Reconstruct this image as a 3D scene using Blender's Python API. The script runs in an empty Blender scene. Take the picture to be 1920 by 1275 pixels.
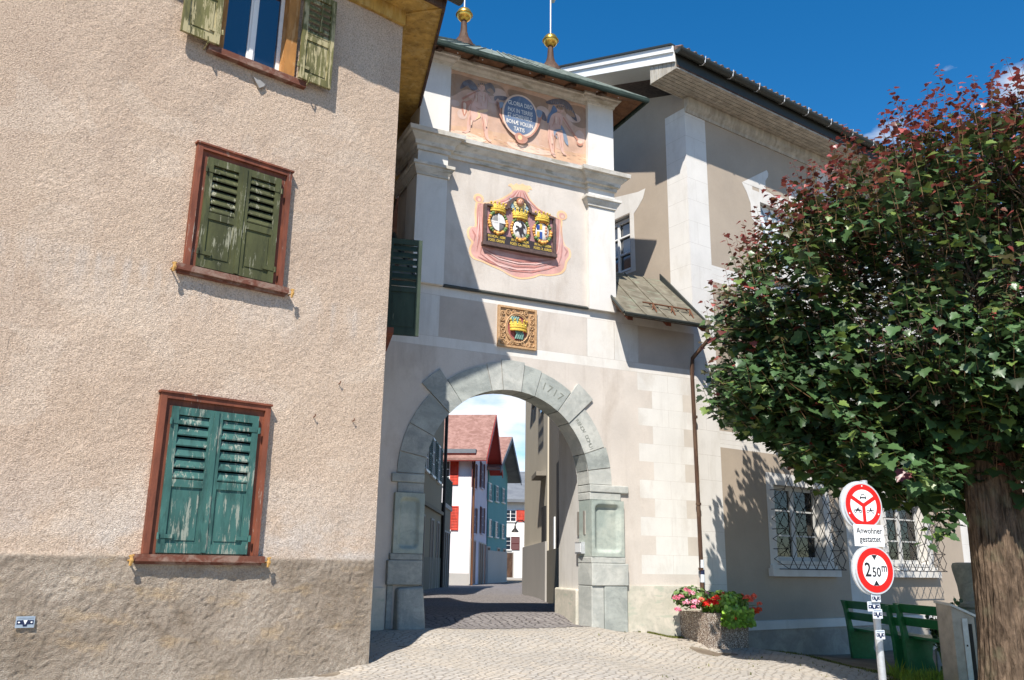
import bpy, bmesh, math, random
import numpy as np
from mathutils import Vector, Matrix
rnd = random.Random(7)
SC = bpy.context.scene
COL = SC.collection

# ------------------------------------------------------------------ camera geometry
IW, IH, FPX = 1920., 1275., 1600.
_p = math.atan(424. / FPX); _r = math.atan(.015)
_up = np.array([math.sin(_r) * math.cos(_p), math.cos(_r) * math.cos(_p), -math.sin(_p)])
_fw = np.array([0, 0, -1.]); _fh = _fw - _up * _fw.dot(_up); _fh /= np.linalg.norm(_fh)
_rt = np.cross(_fh, _up)
CM = np.array([_rt, _fh, _up])
EYE = np.array([0, 0, 1.6])
def ray(x, y): return CM @ np.array([x - IW / 2, IH / 2 - y, -FPX])
def atdist(x, y, D):
    r = ray(x, y); return r * (D / math.hypot(r[0], r[1])) + EYE
def atz(x, y, z):
    r = ray(x, y); return r * ((z - 1.6) / r[2]) + EYE

class Fr:
    """vertical frame: u along a wall, o outwards, z up"""
    def __init__(s, p, ang):
        a = math.radians(ang); s.ang = ang
        s.p = np.array([p[0], p[1]], float)
        s.d = np.array([math.sin(a), math.cos(a)]); s.n = np.array([math.cos(a), -math.sin(a)])
    def pt(s, u, z, o=0.):
        q = s.p + s.d * u + s.n * o; return (q[0], q[1], z)
    def uz(s, x, y, o=0.):
        r = ray(x, y); k = (s.n.dot(s.p) + o) / s.n.dot(r[:2]); q = r * k
        return float(s.d.dot(q[:2] - s.p)), float(q[2] + 1.6)
    def off(s, o): return Fr(s.p + s.n * o, s.ang)

_C = atdist(691, 1242, 9.6); L = Fr(_C, 50)
_B = atdist(960, 1175, 12.5); T = Fr(_B, 65)
_q = T.pt(3.32, 0); R = Fr(_q, 55); S = Fr(_q, -35)
# S: u runs back from the corner, its n points to +; outward (towards camera) is -n
LS = Fr(_C, -13)     # side wall of the left house
SUNAZ, SUNEL = 11.8, 51.0

# ------------------------------------------------------------------ terrain
_ctl = [(0, 0, 0.), (-3, 0, 0), (4, 0, 0), (-1.45, 9.49, .60), (-1.9, 9.1, .50), (-3.5, 7.8, .30), (-1.3, 10.3, .65),
        (-1.2, 11.9, .79), (1.2, 13.0, .78), (1.7, 13.2, .68), (2.75, 13.75, .58), (0, 12.2, .76), (.4, 10, .62), (2, 10.5, .5), (0, 7, .45),
        (4.04, 14.6, .33), (5.98, 15.95, .2), (3.2, 12.6, .42), (5.8, 13, .2), (5.5, 10, .16), (4, 8, .2), (8, 12, .15), (9, 17, .15), (3, 4, .1), (-3, 5, .25),
        (0, 14.2, .88), (1, 14.3, .90), (-1, 14, .88), (0, 16, .87), (1, 18.6, .83), (-1.5, 18, .82), (-1, 25, .74), (0, 35, .65), (-2.5, 50, .52), (-1, 65, .5), (1, 60, .5), (12, 10, .1), (-10, 5, .2), (-6, 20, .7), (15, 30, .3), (5.7, 15.2, .22)]
_cx = np.array(_ctl)
def zg(x, y):
    d2 = (_cx[:, 0] - x) ** 2 + (_cx[:, 1] - y) ** 2 + .12
    w = d2 ** -1.6
    return float((w * _cx[:, 2]).sum() / w.sum())
def onground(x, y, n=12):
    """point of the terrain seen along a picture direction"""
    z = .5
    for _ in range(n):
        q = atz(x, y, z); z = .5 * z + .5 * zg(q[0], q[1])
    return atz(x, y, z)

# ------------------------------------------------------------------ materials
def lin(c):
    return tuple(((v / 255.) / 12.92 if v / 255. <= .04045 else (((v / 255.) + .055) / 1.055) ** 2.4) for v in c)
class NT:
    def __init__(s, name):
        s.m = bpy.data.materials.new(name); s.m.use_nodes = True
        s.t = s.m.node_tree; s.n = s.t.nodes; s.b = s.n['Principled BSDF']
        s.tc = s.n.new('ShaderNodeTexCoord')
    def link(s, a, b): s.t.links.new(a, b)
    def co(s, scale=(1, 1, 1), rot=(0, 0, 0)):
        m = s.n.new('ShaderNodeMapping'); m.inputs['Scale'].default_value = scale; m.inputs['Rotation'].default_value = rot
        s.link(s.tc.outputs['Object'], m.inputs['Vector']); return m.outputs['Vector']
    def noise(s, scale, detail=6, rough=.55, stretch=(1, 1, 1), dist=0., vec=None):
        n = s.n.new('ShaderNodeTexNoise'); n.inputs['Scale'].default_value = scale; n.inputs['Detail'].default_value = detail
        n.inputs['Roughness'].default_value = rough; n.inputs['Distortion'].default_value = dist
        s.link(vec if vec else s.co(stretch), n.inputs['Vector']); return n.outputs['Fac']
    def voro(s, scale, feat='F1', stretch=(1, 1, 1), out='Distance', rnd_=1.):
        n = s.n.new('ShaderNodeTexVoronoi'); n.feature = feat; n.inputs['Scale'].default_value = scale
        n.inputs['Randomness'].default_value = rnd_
        s.link(s.co(stretch), n.inputs['Vector']); return n.outputs[out]
    def ramp(s, fac, lo, hi, a=0., b=1.):
        n = s.n.new('ShaderNodeMapRange'); n.inputs['From Min'].default_value = lo; n.inputs['From Max'].default_value = hi
        n.inputs['To Min'].default_value = a; n.inputs['To Max'].default_value = b
        n.clamp = True; s.link(fac, n.inputs['Value']); return n.outputs['Result']
    def mix(s, fac, a, b, mode='MIX'):
        n = s.n.new('ShaderNodeMix'); n.data_type = 'RGBA'; n.blend_type = mode
        for sock, v in ((n.inputs['Factor'], fac), (n.inputs['A'], a), (n.inputs['B'], b)):
            if isinstance(v, (int, float)): sock.default_value = v
            elif isinstance(v, tuple): sock.default_value = v if len(v) == 4 else (*v, 1)
            else: s.link(v, sock)
        return n.outputs['Result']
    def math(s, op, a, b=0.):
        n = s.n.new('ShaderNodeMath'); n.operation = op
        for i, v in enumerate((a, b)):
            if isinstance(v, (int, float)): n.inputs[i].default_value = v
            else: s.link(v, n.inputs[i])
        return n.outputs[0]
    def zpos(s):
        n = s.n.new('ShaderNodeSeparateXYZ'); g = s.n.new('ShaderNodeNewGeometry'); s.link(g.outputs['Position'], n.inputs[0]); return n.outputs['Z']
    def bump(s, h, strength=.4, dist=.01):
        n = s.n.new('ShaderNodeBump'); n.inputs['Strength'].default_value = strength; n.inputs['Distance'].default_value = dist
        s.link(h, n.inputs['Height']); s.link(n.outputs['Normal'], s.b.inputs['Normal']); return n
    def color(s, c):
        if isinstance(c, tuple): s.b.inputs['Base Color'].default_value = (*c, 1)
        else: s.link(c, s.b.inputs['Base Color'])
    def set(s, rough=.8, metal=0., spec=.4):
        s.b.inputs['Roughness'].default_value = rough; s.b.inputs['Metallic'].default_value = metal
        s.b.inputs['Specular IOR Level'].default_value = spec; return s.m

def plaster(name, c, var=.12, scale=3., bump=.25, bscale=60, dirt=None, dirtamt=.5, rough=.9, bdist=.004):
    t = NT(name)
    f = t.ramp(t.noise(scale, 8, .62), .3, .7)
    a = tuple(v * (1 + var) for v in c); b = tuple(v * (1 - var) for v in c)
    o = t.mix(f, b, a)
    g = t.ramp(t.noise(scale * 9, 5, .6), .35, .65, .93, 1.05)
    o = t.mix(1., o, t.mix(g, (0, 0, 0), (1, 1, 1)), 'MULTIPLY') if False else o
    if dirt:
        k = t.ramp(t.noise(scale * .8, 10, .7, (1, 1, .45), .4), .5, .72, 0, dirtamt)
        o = t.mix(k, o, dirt)
        st_ = t.math('MULTIPLY', t.ramp(t.noise(4.5, 8, .72, (1, 1, .07), .2), .50, .70, 0, .55 * dirtamt), t.ramp(t.noise(.7, 4, .5), .40, .58))
        o = t.mix(st_, o, tuple(v * .8 for v in dirt))
    fine = t.ramp(t.noise(scale * 22, 4, .7), .3, .7, .0, .10)
    o = t.mix(fine, o, tuple(v * .5 for v in c))
    t.color(o); t.bump(t.noise(bscale, 6, .65), bump, bdist)
    return t.set(rough, 0, .2)

def wood(name, c, worn, amt=.5, dark=None, grain=18, rough=.7, lo=.52):
    """painted boards, the paint flaked along the grain"""
    t = NT(name)
    n1 = t.noise(grain * 2.2, 8, .72, (1, 1, .10), .5); n2 = t.noise(6, 6, .6, (1, 1, .5))
    k = t.math('ADD', t.math('MULTIPLY', n1, .6), t.math('MULTIPLY', n2, .4))
    mask = t.ramp(k, lo, lo + .035, 0, amt)
    base = t.mix(t.ramp(t.noise(7, 6, .6, (1, 1, .35)), .3, .7), tuple(v * .62 for v in c), tuple(v * 1.25 for v in c))
    if dark: base = t.mix(t.ramp(t.noise(11, 6, .7, (1, 1, .2)), .52, .66, 0, .75), base, dark)
    o = t.mix(mask, base, worn)
    t.color(o)
    h = t.math('SUBTRACT', t.noise(grain * 3, 5, .6, (1, 1, .1)), t.math('MULTIPLY', mask, .8))
    t.bump(h, .5, .003); return t.set(rough, 0, .35)

def plain(name, c, rough=.6, metal=0., var=.1, spec=.4, nscale=20, bump=0.):
    t = NT(name); f = t.noise(nscale, 5, .6)
    t.color(t.mix(t.ramp(f, .3, .7), tuple(v * (1 - var) for v in c), tuple(min(1, v * (1 + var)) for v in c)))
    if bump: t.bump(f, bump, .004)
    return t.set(rough, metal, spec)

def roughcast():
    t = NT('roughcast_render')
    z = t.zpos()
    base = t.mix(t.ramp(t.noise(1.1, 8, .6), .3, .7), (.60, .455, .335), (.71, .565, .435))
    pale = t.ramp(t.noise(1.4, 7, .6, (1, 1, 1.6)), .42, .56, 0, .95)
    low = t.ramp(z, 1.6, 2.5, 1, 0)
    base = t.mix(t.math('MULTIPLY', pale, low), base, (.66, .60, .535))
    blot = t.ramp(t.noise(.55, 9, .68, (1, 1, .8), .6), .42, .66, 0, .55)
    base = t.mix(blot, base, (.56, .425, .325))
    rain = t.math('MULTIPLY', t.ramp(t.noise(3.2, 8, .7, (1, 1, .10), .3), .50, .72, 0, .50), t.ramp(t.noise(.5, 4, .5), .42, .6))
    base = t.mix(rain, base, (.52, .40, .31))
    patch = t.ramp(t.noise(.9, 3, .4, (1, 1, 1.2), 1.2), .585, .60, 0, .28)
    base = t.mix(patch, base, (.74, .62, .50))
    drip = t.math('MULTIPLY', t.ramp(t.noise(9, 5, .6, (1, 1, .15)), .44, .62, 0, .85), t.math('MULTIPLY', t.ramp(z, 3.75, 4.3), t.ramp(z, 4.32, 4.42, 1, 0)))
    base = t.mix(drip, base, (.66, .56, .47))
    pl = t.mix(t.ramp(t.noise(1.6, 9, .65, dist=.5), .35, .65), (.235, .19, .14), (.45, .385, .31))
    pl = t.mix(t.ramp(t.noise(2.3, 5, .6, (1, 1, 2.2)), .56, .68, 0, .55), pl, (.50, .36, .20))
    pl = t.mix(t.ramp(t.noise(.9, 7, .6, (1, 1, .6)), .52, .66, 0, .9), pl, (.56, .50, .42))
    pl = t.mix(t.ramp(z, .5, 1.05, .4, 0), pl, (.42, .37, .30))
    e = t.math('ADD', z, t.math('MULTIPLY', t.noise(6, 4, .6), .03))
    o = t.mix(t.ramp(e, 1.64, 1.685), pl, base)
    pit = t.ramp(t.noise(62, 4, .8), .38, .56, .60, 0)  # dark specks paint the shade of the pits into the render colour
    o = t.mix(pit, o, (.2, .14, .1))
    t.color(o)
    h = t.math('ADD', t.noise(85, 5, .75), t.math('MULTIPLY', t.voro(110), .8))
    t.bump(h, .9, .010); return t.set(.95, 0, .1)

def stone(name, c, c2, scale=4, bump=.35, bs=45, lo=.4, hi=.62, vein=None):
    t = NT(name)
    o = t.mix(t.ramp(t.noise(scale, 9, .65, (1, 1, 1.4), .8), lo, hi), c, c2)
    o = t.mix(t.ramp(t.noise(scale * 7, 6, .7), .5, .75, 0, .35), o, tuple(v * .45 for v in c))
    if vein: o = t.mix(t.ramp(t.noise(scale * 1.3, 4, .5, (1, 1, 4)), .6, .66, 0, .6), o, vein)
    t.color(o); t.bump(t.noise(bs, 8, .7), bump, .008); return t.set(.85, 0, .25)

def paving(name, ca, cb, cc, joint, size=.11, ang=0., dark=.6):
    t = NT(name)
    v = t.co((1, 1, 1), (0, 0, math.radians(ang)))
    # warp rows a little
    nz = t.n.new('ShaderNodeTexNoise'); nz.inputs['Scale'].default_value = .9; nz.inputs['Detail'].default_value = 3; t.link(v, nz.inputs['Vector'])
    mx = t.n.new('ShaderNodeVectorMath'); mx.operation = 'MULTIPLY_ADD'
    t.link(nz.outputs['Color'], mx.inputs[0]); mx.inputs[1].default_value = (.35, .35, 0); t.link(v, mx.inputs[2])
    n2 = t.n.new('ShaderNodeTexNoise'); n2.inputs['Scale'].default_value = 14; n2.inputs['Detail'].default_value = 2; t.link(v, n2.inputs['Vector'])
    m2 = t.n.new('ShaderNodeVectorMath'); m2.operation = 'MULTIPLY_ADD'
    t.link(n2.outputs['Color'], m2.inputs[0]); m2.inputs[1].default_value = (.035, .035, 0); t.link(mx.outputs[0], m2.inputs[2])
    sc = t.n.new('ShaderNodeMapping'); sc.inputs['Scale'].default_value = (.8, 1.25, 1); t.link(m2.outputs[0], sc.inputs[0])
    def vor(feat):
        n_ = t.n.new('ShaderNodeTexVoronoi'); n_.feature = feat; n_.voronoi_dimensions = '2D'; n_.inputs['Scale'].default_value = 1 / size; n_.inputs['Randomness'].default_value = .55; t.link(sc.outputs[0], n_.inputs['Vector']); return n_
    vc = vor('F1'); ve = vor('DISTANCE_TO_EDGE'); spc = t.n.new('ShaderNodeSeparateColor'); t.link(vc.outputs['Color'], spc.inputs[0])
    jf = t.ramp(ve.outputs['Distance'], .02, .14, 1, 0)
    o = t.mix(spc.outputs[0], ca, cb); o = t.mix(t.ramp(spc.outputs[1], .75, .95, 0, .6), o, cc); o = t.mix(t.math('MULTIPLY', jf, dark), o, joint)
    o = t.mix(t.ramp(t.noise(2.2, 6, .6), .45, .65, 0, .5), o, cc)
    o = t.mix(t.ramp(t.noise(30, 5, .7), .5, .75, 0, .45), o, tuple(k * .45 for k in ca))
    t.color(o)
    h = t.math('SUBTRACT', t.math('ADD', t.math('MULTIPLY', t.noise(24, 5, .7), .5), t.math('MULTIPLY', spc.outputs[2], .5)), jf)
    t.bump(h, .8, .015); return t.set(.8, 0, .3)

M = {}
def mk():
    M['roughcast'] = roughcast()
    M['white'] = plaster('white_limewash', (.69, .66, .61), .05, 2.5, .2, 40, (.50, .46, .39), .6)
    M['plaster'] = plaster('pale_plaster', (.58, .525, .465), .10, 1.6, .4, 40, (.40, .335, .275), .75, bdist=.008)
    M['panel'] = plaster('warm_grey_plaster', (.49, .43, .37), .10, 2.5, .3, 45, (.42, .35, .30), .5, bdist=.006)
    M['quoin'] = plaster('chalk_white_quoin', (.66, .64, .595), .06, 2.2, .35, 30, (.47, .42, .36), .7)
    M['quoin_grey'] = plaster('grey_quoin', (.54, .49, .425), .08, 3., .3, 50)
    M['rbeige'] = plaster('taupe_plaster', (.41, .34, .265), .08, 1.2, .25, 70, (.34, .29, .24), .3)
    M['rbeige2'] = plaster('sand_plaster', (.56, .49, .40), .05, 1.2, .25, 70)
    M['joint'] = plain('joint_line', (.50, .46, .41), .9)
    M['plinth'] = stone('plinth_render', (.47, .45, .37), (.60, .55, .46), 2.5, .35, 30, vein=(.38, .42, .33))
    M['plinthdark'] = stone('grey_base_render', (.32, .29, .25), (.42, .38, .32), 2.5, .4, 40)
    M['stone'] = stone('green_grey_sandstone', (.27, .29, .27), (.40, .42, .385), 2.2, .6, 55)
    M['stone2'] = stone('pale_sandstone', (.36, .37, .34), (.50, .50, .455), 2.2, .5, 45)
    M['stone3'] = stone('dark_sandstone', (.25, .27, .255), (.36, .37, .34), 4, .6, 40)
    M['hollow'] = stone('worn_stone_hollow', (.29, .335, .30), (.42, .45, .39), 2, .25, 40)
    M['cornice'] = stone('weathered_cornice', (.48, .44, .37), (.66, .63, .57), 2.0, .35, 35, .35, .6, vein=(.27, .24, .17))
    M['copper'] = stone('patina_copper', (.11, .135, .12), (.21, .24, .21), 5, .15, 20); M['copperdark'] = stone('dark_patina', (.018, .03, .024), (.035, .055, .045), 5, .15, 20)
    M['tin'] = stone('weathered_tin', (.12, .105, .075), (.20, .18, .135), 3.5, .15, 25, vein=(.20, .22, .16)); M['greywood'] = plain('worn_shaded_window_paint', (.50, .49, .46), .5, 0, .1)  # window paint: worn white, greyed further with shade put into the colour
    M['tindark'] = plain('dark_tin', (.045, .05, .045), .5, .3)
    M['rust'] = plain('rusty_iron', (.16, .07, .035), .8, .2, .4, nscale=60)
    M['ochre'] = plain('ochre_iron', (.42, .24, .07), .8, 0, .4, nscale=90)
    M['iron'] = plain('black_iron', (.025, .022, .02), .55, .4)
    M['steel'] = plain('galvanised_steel', (.55, .56, .56), .45, .5, .12)
    M['steelmatte'] = plain('brushed_steel', (.42, .38, .33), .5, .4, .2, nscale=8)
    M['gold'] = plain('gilding', (.83, .50, .10), .28, .9, .15, nscale=30)
    M['goldpaint'] = plain('gold_paint', (.80, .52, .09), .45, .3, .35, nscale=60, bump=.4)
    M['soffit'] = wood('ochre_soffit_boards', (.46, .29, .075), (.55, .40, .16), .5, (.20, .11, .03), 6)
    M['soffit2'] = wood('dark_soffit_boards', (.16, .075, .035), (.22, .12, .07), .4, (.06, .03, .02), 8)
    M['brown'] = wood('dark_brown_wood', (.07, .035, .02), (.16, .10, .06), .4, (.02, .012, .01), 10)
    M['greyboards'] = wood('whitewashed_boards', (.46, .42, .35), (.33, .29, .24), .4, (.28, .25, .20), 5)
    M['teal'] = wood('flaking_teal_paint', (.042, .125, .108), (.30, .32, .26), .85, (.012, .04, .036), 16, lo=.54)
    M['olive'] = wood('flaking_olive_paint', (.068, .072, .026), (.32, .31, .22), .8, (.022, .026, .010), 16, lo=.55)
    M['oliveworn'] = wood('worn_olive_paint', (.14, .13, .045), (.42, .36, .20), .9, (.05, .05, .02), 14, lo=.50)
    M['darkgreen'] = wood('dark_green_paint', (.035, .055, .035), (.45, .42, .30), .3, None, 16, lo=.6)  # dark green paint with a few pale flakes
    M['redwood'] = wood('flaking_oxblood_paint', (.19, .058, .030), (.45, .38, .30), .7, (.08, .025, .015), 14, lo=.585)
    M['sillwood'] = stone('worn_sill_paint', (.15, .055, .035), (.26, .17, .13), 6, .5, 60, .45, .6)
    M['orangewood'] = wood('orange_jamb_wood', (.42, .19, .05), (.55, .32, .14), .6, None, 9)
    M['whitewood'] = plain('white_window_paint', (.80, .79, .76), .45, 0, .04)
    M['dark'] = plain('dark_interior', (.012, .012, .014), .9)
    M['curtain'] = plaster('net_curtain', (.60, .60, .50), .1, 9, .3, 8)
    M['roof_tile'] = stone('dark_roof_tile', (.13, .085, .065), (.22, .15, .12), 9, .5, 20)
    M['skyglass'] = None
def glass(name, tint=(.02, .03, .05), k=.35):
    t = NT(name); t.n.remove(t.b)
    tr = t.n.new('ShaderNodeBsdfTransparent'); tr.inputs[0].default_value = (.75, .8, .8, 1)
    gl = t.n.new('ShaderNodeBsdfGlossy'); gl.inputs['Roughness'].default_value = .03
    lw = t.n.new('ShaderNodeFresnel'); lw.inputs[0].default_value = 1.7
    mx = t.n.new('ShaderNodeMixShader'); t.link(lw.outputs[0], mx.inputs[0]); t.link(tr.outputs[0], mx.inputs[1]); t.link(gl.outputs[0], mx.inputs[2])
    t.link(mx.outputs[0], t.n['Material Output'].inputs['Surface']); return t.m
mk(); M['glass'] = glass('window_glass')
def darkglass():
    t = NT('reflecting_pane'); t.color((.012, .018, .03)); t.set(.05, 0, .9); t.b.inputs['IOR'].default_value = 1.8; return t.m
M['pane'] = darkglass()

# ------------------------------------------------------------------ mesh builder
class MB:
    def __init__(s): s.v = []; s.f = []; s.m = []
    def add(s, pts): i = len(s.v); s.v.extend([tuple(map(float, p)) for p in pts]); return i
    def poly(s, pts, m=0):
        i = s.add(pts); s.f.append(tuple(range(i, i + len(pts)))); s.m.append(m)
    def hexa(s, P, m=0):
        i = s.add(P)
        for f in ((0, 3, 2, 1), (4, 5, 6, 7), (0, 1, 5, 4), (1, 2, 6, 5), (2, 3, 7, 6), (3, 0, 4, 7)):
            s.f.append(tuple(i + k for k in f)); s.m.append(m)
    def box(s, F, u0, u1, z0, z1, o0, o1, m=0):
        s.hexa([F.pt(u0, z0, o0), F.pt(u1, z0, o0), F.pt(u1, z0, o1), F.pt(u0, z0, o1), F.pt(u0, z1, o0), F.pt(u1, z1, o0), F.pt(u1, z1, o1), F.pt(u0, z1, o1)], m)
    def prism(s, F, uz, o0, o1, m=0, back=True):
        n = len(uz); i = s.add([F.pt(u, z, o0) for u, z in uz]); j = s.add([F.pt(u, z, o1) for u, z in uz])
        s.f.append(tuple(range(j, j + n))); s.m.append(m)
        if back: s.f.append(tuple(range(i + n - 1, i - 1, -1))); s.m.append(m)
        for k in range(n):
            k2 = (k + 1) % n; s.f.append((i + k, i + k2, j + k2, j + k)); s.m.append(m)
    def sheet(s, F, uz, o, m=0): s.poly([F.pt(u, z, o) for u, z in uz], m)
    def extr(s, A, Bp, m=0, caps=True):
        """side faces between two equal loops of 3-D points"""
        n = len(A); i = s.add(A); j = s.add(Bp)
        for k in range(n):
            k2 = (k + 1) % n; s.f.append((i + k, i + k2, j + k2, j + k)); s.m.append(m)
        if caps: s.f.append(tuple(range(i + n - 1, i - 1, -1))); s.m.append(m); s.f.append(tuple(range(j, j + n))); s.m.append(m)
    def tube(s, pts, r, n=8, m=0, caps=True):
        P = [Vector(p) for p in pts]; rs = r if isinstance(r, (list, tuple)) else [r] * len(P)
        prev = None; rings = []
        for k, p in enumerate(P):
            t = (P[min(k + 1, len(P) - 1)] - P[max(k - 1, 0)])
            if t.length < 1e-9: t = Vector((0, 0, 1))
            t.normalize()
            if prev is None:
                a = t.orthogonal().normalized()
            else:
                a = (prev - t * prev.dot(t))
                a = a.normalized() if a.length > 1e-6 else t.orthogonal().normalized()
            prev = a; b = t.cross(a)
            rings.append(s.add([p + (a * math.cos(2 * math.pi * q / n) + b * math.sin(2 * math.pi * q / n)) * rs[k] for q in range(n)]))
        for k in range(len(rings) - 1):
            for q in range(n):
                q2 = (q + 1) % n; s.f.append((rings[k] + q, rings[k] + q2, rings[k + 1] + q2, rings[k + 1] + q)); s.m.append(m)
        if caps:
            s.f.append(tuple(rings[0] + q for q in range(n - 1, -1, -1))); s.m.append(m)
            s.f.append(tuple(rings[-1] + q for q in range(n))); s.m.append(m)
    def lathe(s, c, prof, n=20, m=0):
        rings = [s.add([(c[0] + r * math.cos(2 * math.pi * q / n), c[1] + r * math.sin(2 * math.pi * q / n), c[2] + z) for q in range(n)]) for r, z in prof]
        for k in range(len(rings) - 1):
            for q in range(n):
                q2 = (q + 1) % n; s.f.append((rings[k] + q, rings[k] + q2, rings[k + 1] + q2, rings[k + 1] + q)); s.m.append(m)
        s.f.append(tuple(rings[0] + q for q in range(n - 1, -1, -1))); s.m.append(m)
        s.f.append(tuple(rings[-1] + q for q in range(n))); s.m.append(m)
    def dome(s, F, u, z, ru, rz, o, h, m=0, n=20, k=4, a0=0., a1=2 * math.pi):
        """flattened dome standing on a wall"""
        rings = []
        for j in range(k + 1):
            t = j / k * math.pi / 2
            rings.append(s.add([F.pt(u + ru * math.cos(t) * math.cos(a0 + (a1 - a0) * q / n), z + rz * math.cos(t) * math.sin(a0 + (a1 - a0) * q / n), o + h * math.sin(t)) for q in range(n)]))
        for j in range(k):
            for q in range(n):
                q2 = (q + 1) % n; s.f.append((rings[j] + q, rings[j] + q2, rings[j + 1] + q2, rings[j + 1] + q)); s.m.append(m)
    def ball(s, c, r, m=0, n=16, k=10, sz=1.):
        s.lathe(c, [(max(1e-4, r * math.sin(math.pi * j / k)), -r * sz * math.cos(math.pi * j / k)) for j in range(k + 1)], n, m)

def tag(o, label=None, cat=None, group=None, kind=None):
    if label: o['label'] = label
    if cat: o['category'] = cat
    if group: o['group'] = group
    if kind: o['kind'] = kind
    return o
def thing(name, loc, label, cat, group=None):
    o = bpy.data.objects.new(name, None); COL.objects.link(o); o.location = tuple(map(float, loc)); o.empty_display_size = .3
    return tag(o, label, cat, group)
def wloc(o):
    v = Vector(o.location)
    while o.parent: o = o.parent; v += Vector(o.location)
    return v
def build(mb, name, mats, parent=None, smooth=0., loc=None, fix=True, label=None):
    off = wloc(parent) if parent is not None else Vector(loc or (0, 0, 0))
    me = bpy.data.meshes.new(name)
    me.from_pydata([(x - off.x, y - off.y, z - off.z) for x, y, z in mb.v], [], mb.f)
    mats = mats if isinstance(mats, (list, tuple)) else [mats]
    for m in mats: me.materials.append(M[m] if isinstance(m, str) else m)
    me.polygons.foreach_set('material_index', mb.m)
    if fix:
        bm = bmesh.new(); bm.from_mesh(me); bmesh.ops.recalc_face_normals(bm, faces=bm.faces); bm.to_mesh(me); bm.free()
    if smooth:
        me.shade_smooth(); me.set_sharp_from_angle(angle=smooth)
    me.update()
    o = bpy.data.objects.new(name, me); COL.objects.link(o)
    if parent is not None: o.parent = parent
    elif loc: o.location = loc
    if label: o['label'] = label
    return o

def build_each(name, parent, mats, fns, smooth=0., bevel=None):
    for fn in fns:
        mb = MB(); fn(mb); o = build(mb, name, mats, parent, smooth)
        if bevel: b = o.modifiers.new('b', 'BEVEL'); b.width = bevel; b.segments = 2

def text_mesh(body, size, F, u, z, o, mat, name, parent, align='CENTER', depth=.002, sx=1., rotz=0., bold=.0, smooth=False):
    cu = bpy.data.curves.new('t', 'FONT'); cu.body = body; cu.size = size; cu.align_x = align; cu.align_y = 'CENTER'
    cu.extrude = depth; cu.offset = bold; cu.resolution_u = 3
    ob = bpy.data.objects.new('t', cu); COL.objects.link(ob)
    dg = bpy.context.evaluated_depsgraph_get(); dg.update()
    me = bpy.data.meshes.new_from_object(ob.evaluated_get(dg))
    mb = MB(); c, s_ = math.cos(rotz), math.sin(rotz)
    mb.v = [F.pt(u + sx * (v.co.x * c - v.co.y * s_), z + v.co.x * s_ + v.co.y * c, o + v.co.z) for v in me.vertices]
    mb.f = [tuple(p.vertices) for p in me.polygons]; mb.m = [0] * len(mb.f)
    bpy.data.objects.remove(ob); bpy.data.curves.remove(cu); bpy.data.meshes.remove(me)
    return build(mb, name, mat, parent, fix=False)

def cells(mb, F, u0, u1, z0, z1, holes=(), paints=(), o=0., m0=0, depth=.2, mrev=None, flip=False, skip=None):
    """a wall sheet cut into cells: rectangular holes with reveals, painted fields by material index"""
    us = {u0, u1}; zs = {z0, z1}
    for h in list(holes) + [p[:4] for p in paints]:
        for v in h[:2]:
            if u0 < v < u1: us.add(v)
        for v in h[2:4]:
            if z0 < v < z1: zs.add(v)
    us = sorted(us); zs = sorted(zs)
    for i in range(len(us) - 1):
        for j in range(len(zs) - 1):
            a, b, c, d = us[i], us[i + 1], zs[j], zs[j + 1]
            if b - a < 1e-5 or d - c < 1e-5: continue
            cu, cz = (a + b) / 2, (c + d) / 2
            if any(h[0] < cu < h[1] and h[2] < cz < h[3] for h in holes): continue
            if skip and skip(cu, cz): continue
            m = m0
            for p in paints:
                if p[0] < cu < p[1] and p[2] < cz < p[3]: m = p[4]
            mb.poly([F.pt(a, c, o), F.pt(b, c, o), F.pt(b, d, o), F.pt(a, d, o)], m)
    for h in holes:
        a, b, c, d = h[:4]; k = o - depth if not flip else o + depth
        mr = m0 if mrev is None else mrev
        mb.poly([F.pt(a, c, o), F.pt(a, c, k), F.pt(a, d, k), F.pt(a, d, o)], mr)
        mb.poly([F.pt(b, c, o), F.pt(b, d, o), F.pt(b, d, k), F.pt(b, c, k)], mr)
        mb.poly([F.pt(a, c, o), F.pt(b, c, o), F.pt(b, c, k), F.pt(a, c, k)], mr)
        mb.poly([F.pt(a, d, o), F.pt(a, d, k), F.pt(b, d, k), F.pt(b, d, o)], mr)

# value noise on arrays, for modelled surface relief
def vnoise(x, y, seed=0):
    xi = np.floor(x).astype(np.int64); yi = np.floor(y).astype(np.int64); xf = x - xi; yf = y - yi
    def h(a, b):
        k = (a * 374761393 + b * 668265263 + seed * 1442695041) & 0xffffffff
        k = ((k ^ (k >> 13)) * 1274126177) & 0xffffffff
        return ((k ^ (k >> 16)) & 0xffff) / 65535.
    sx = xf * xf * (3 - 2 * xf); sy = yf * yf * (3 - 2 * yf)
    return (h(xi, yi) * (1 - sx) + h(xi + 1, yi) * sx) * (1 - sy) + (h(xi, yi + 1) * (1 - sx) + h(xi + 1, yi + 1) * sx) * sy
def fbm(x, y, oct=4, seed=0, g=.5):
    a = 1.; t = 0; s = 0
    for k in range(oct):
        t = t + a * vnoise(x * 2 ** k, y * 2 ** k, seed + k * 17); s += a; a *= g
    return t / s
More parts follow.
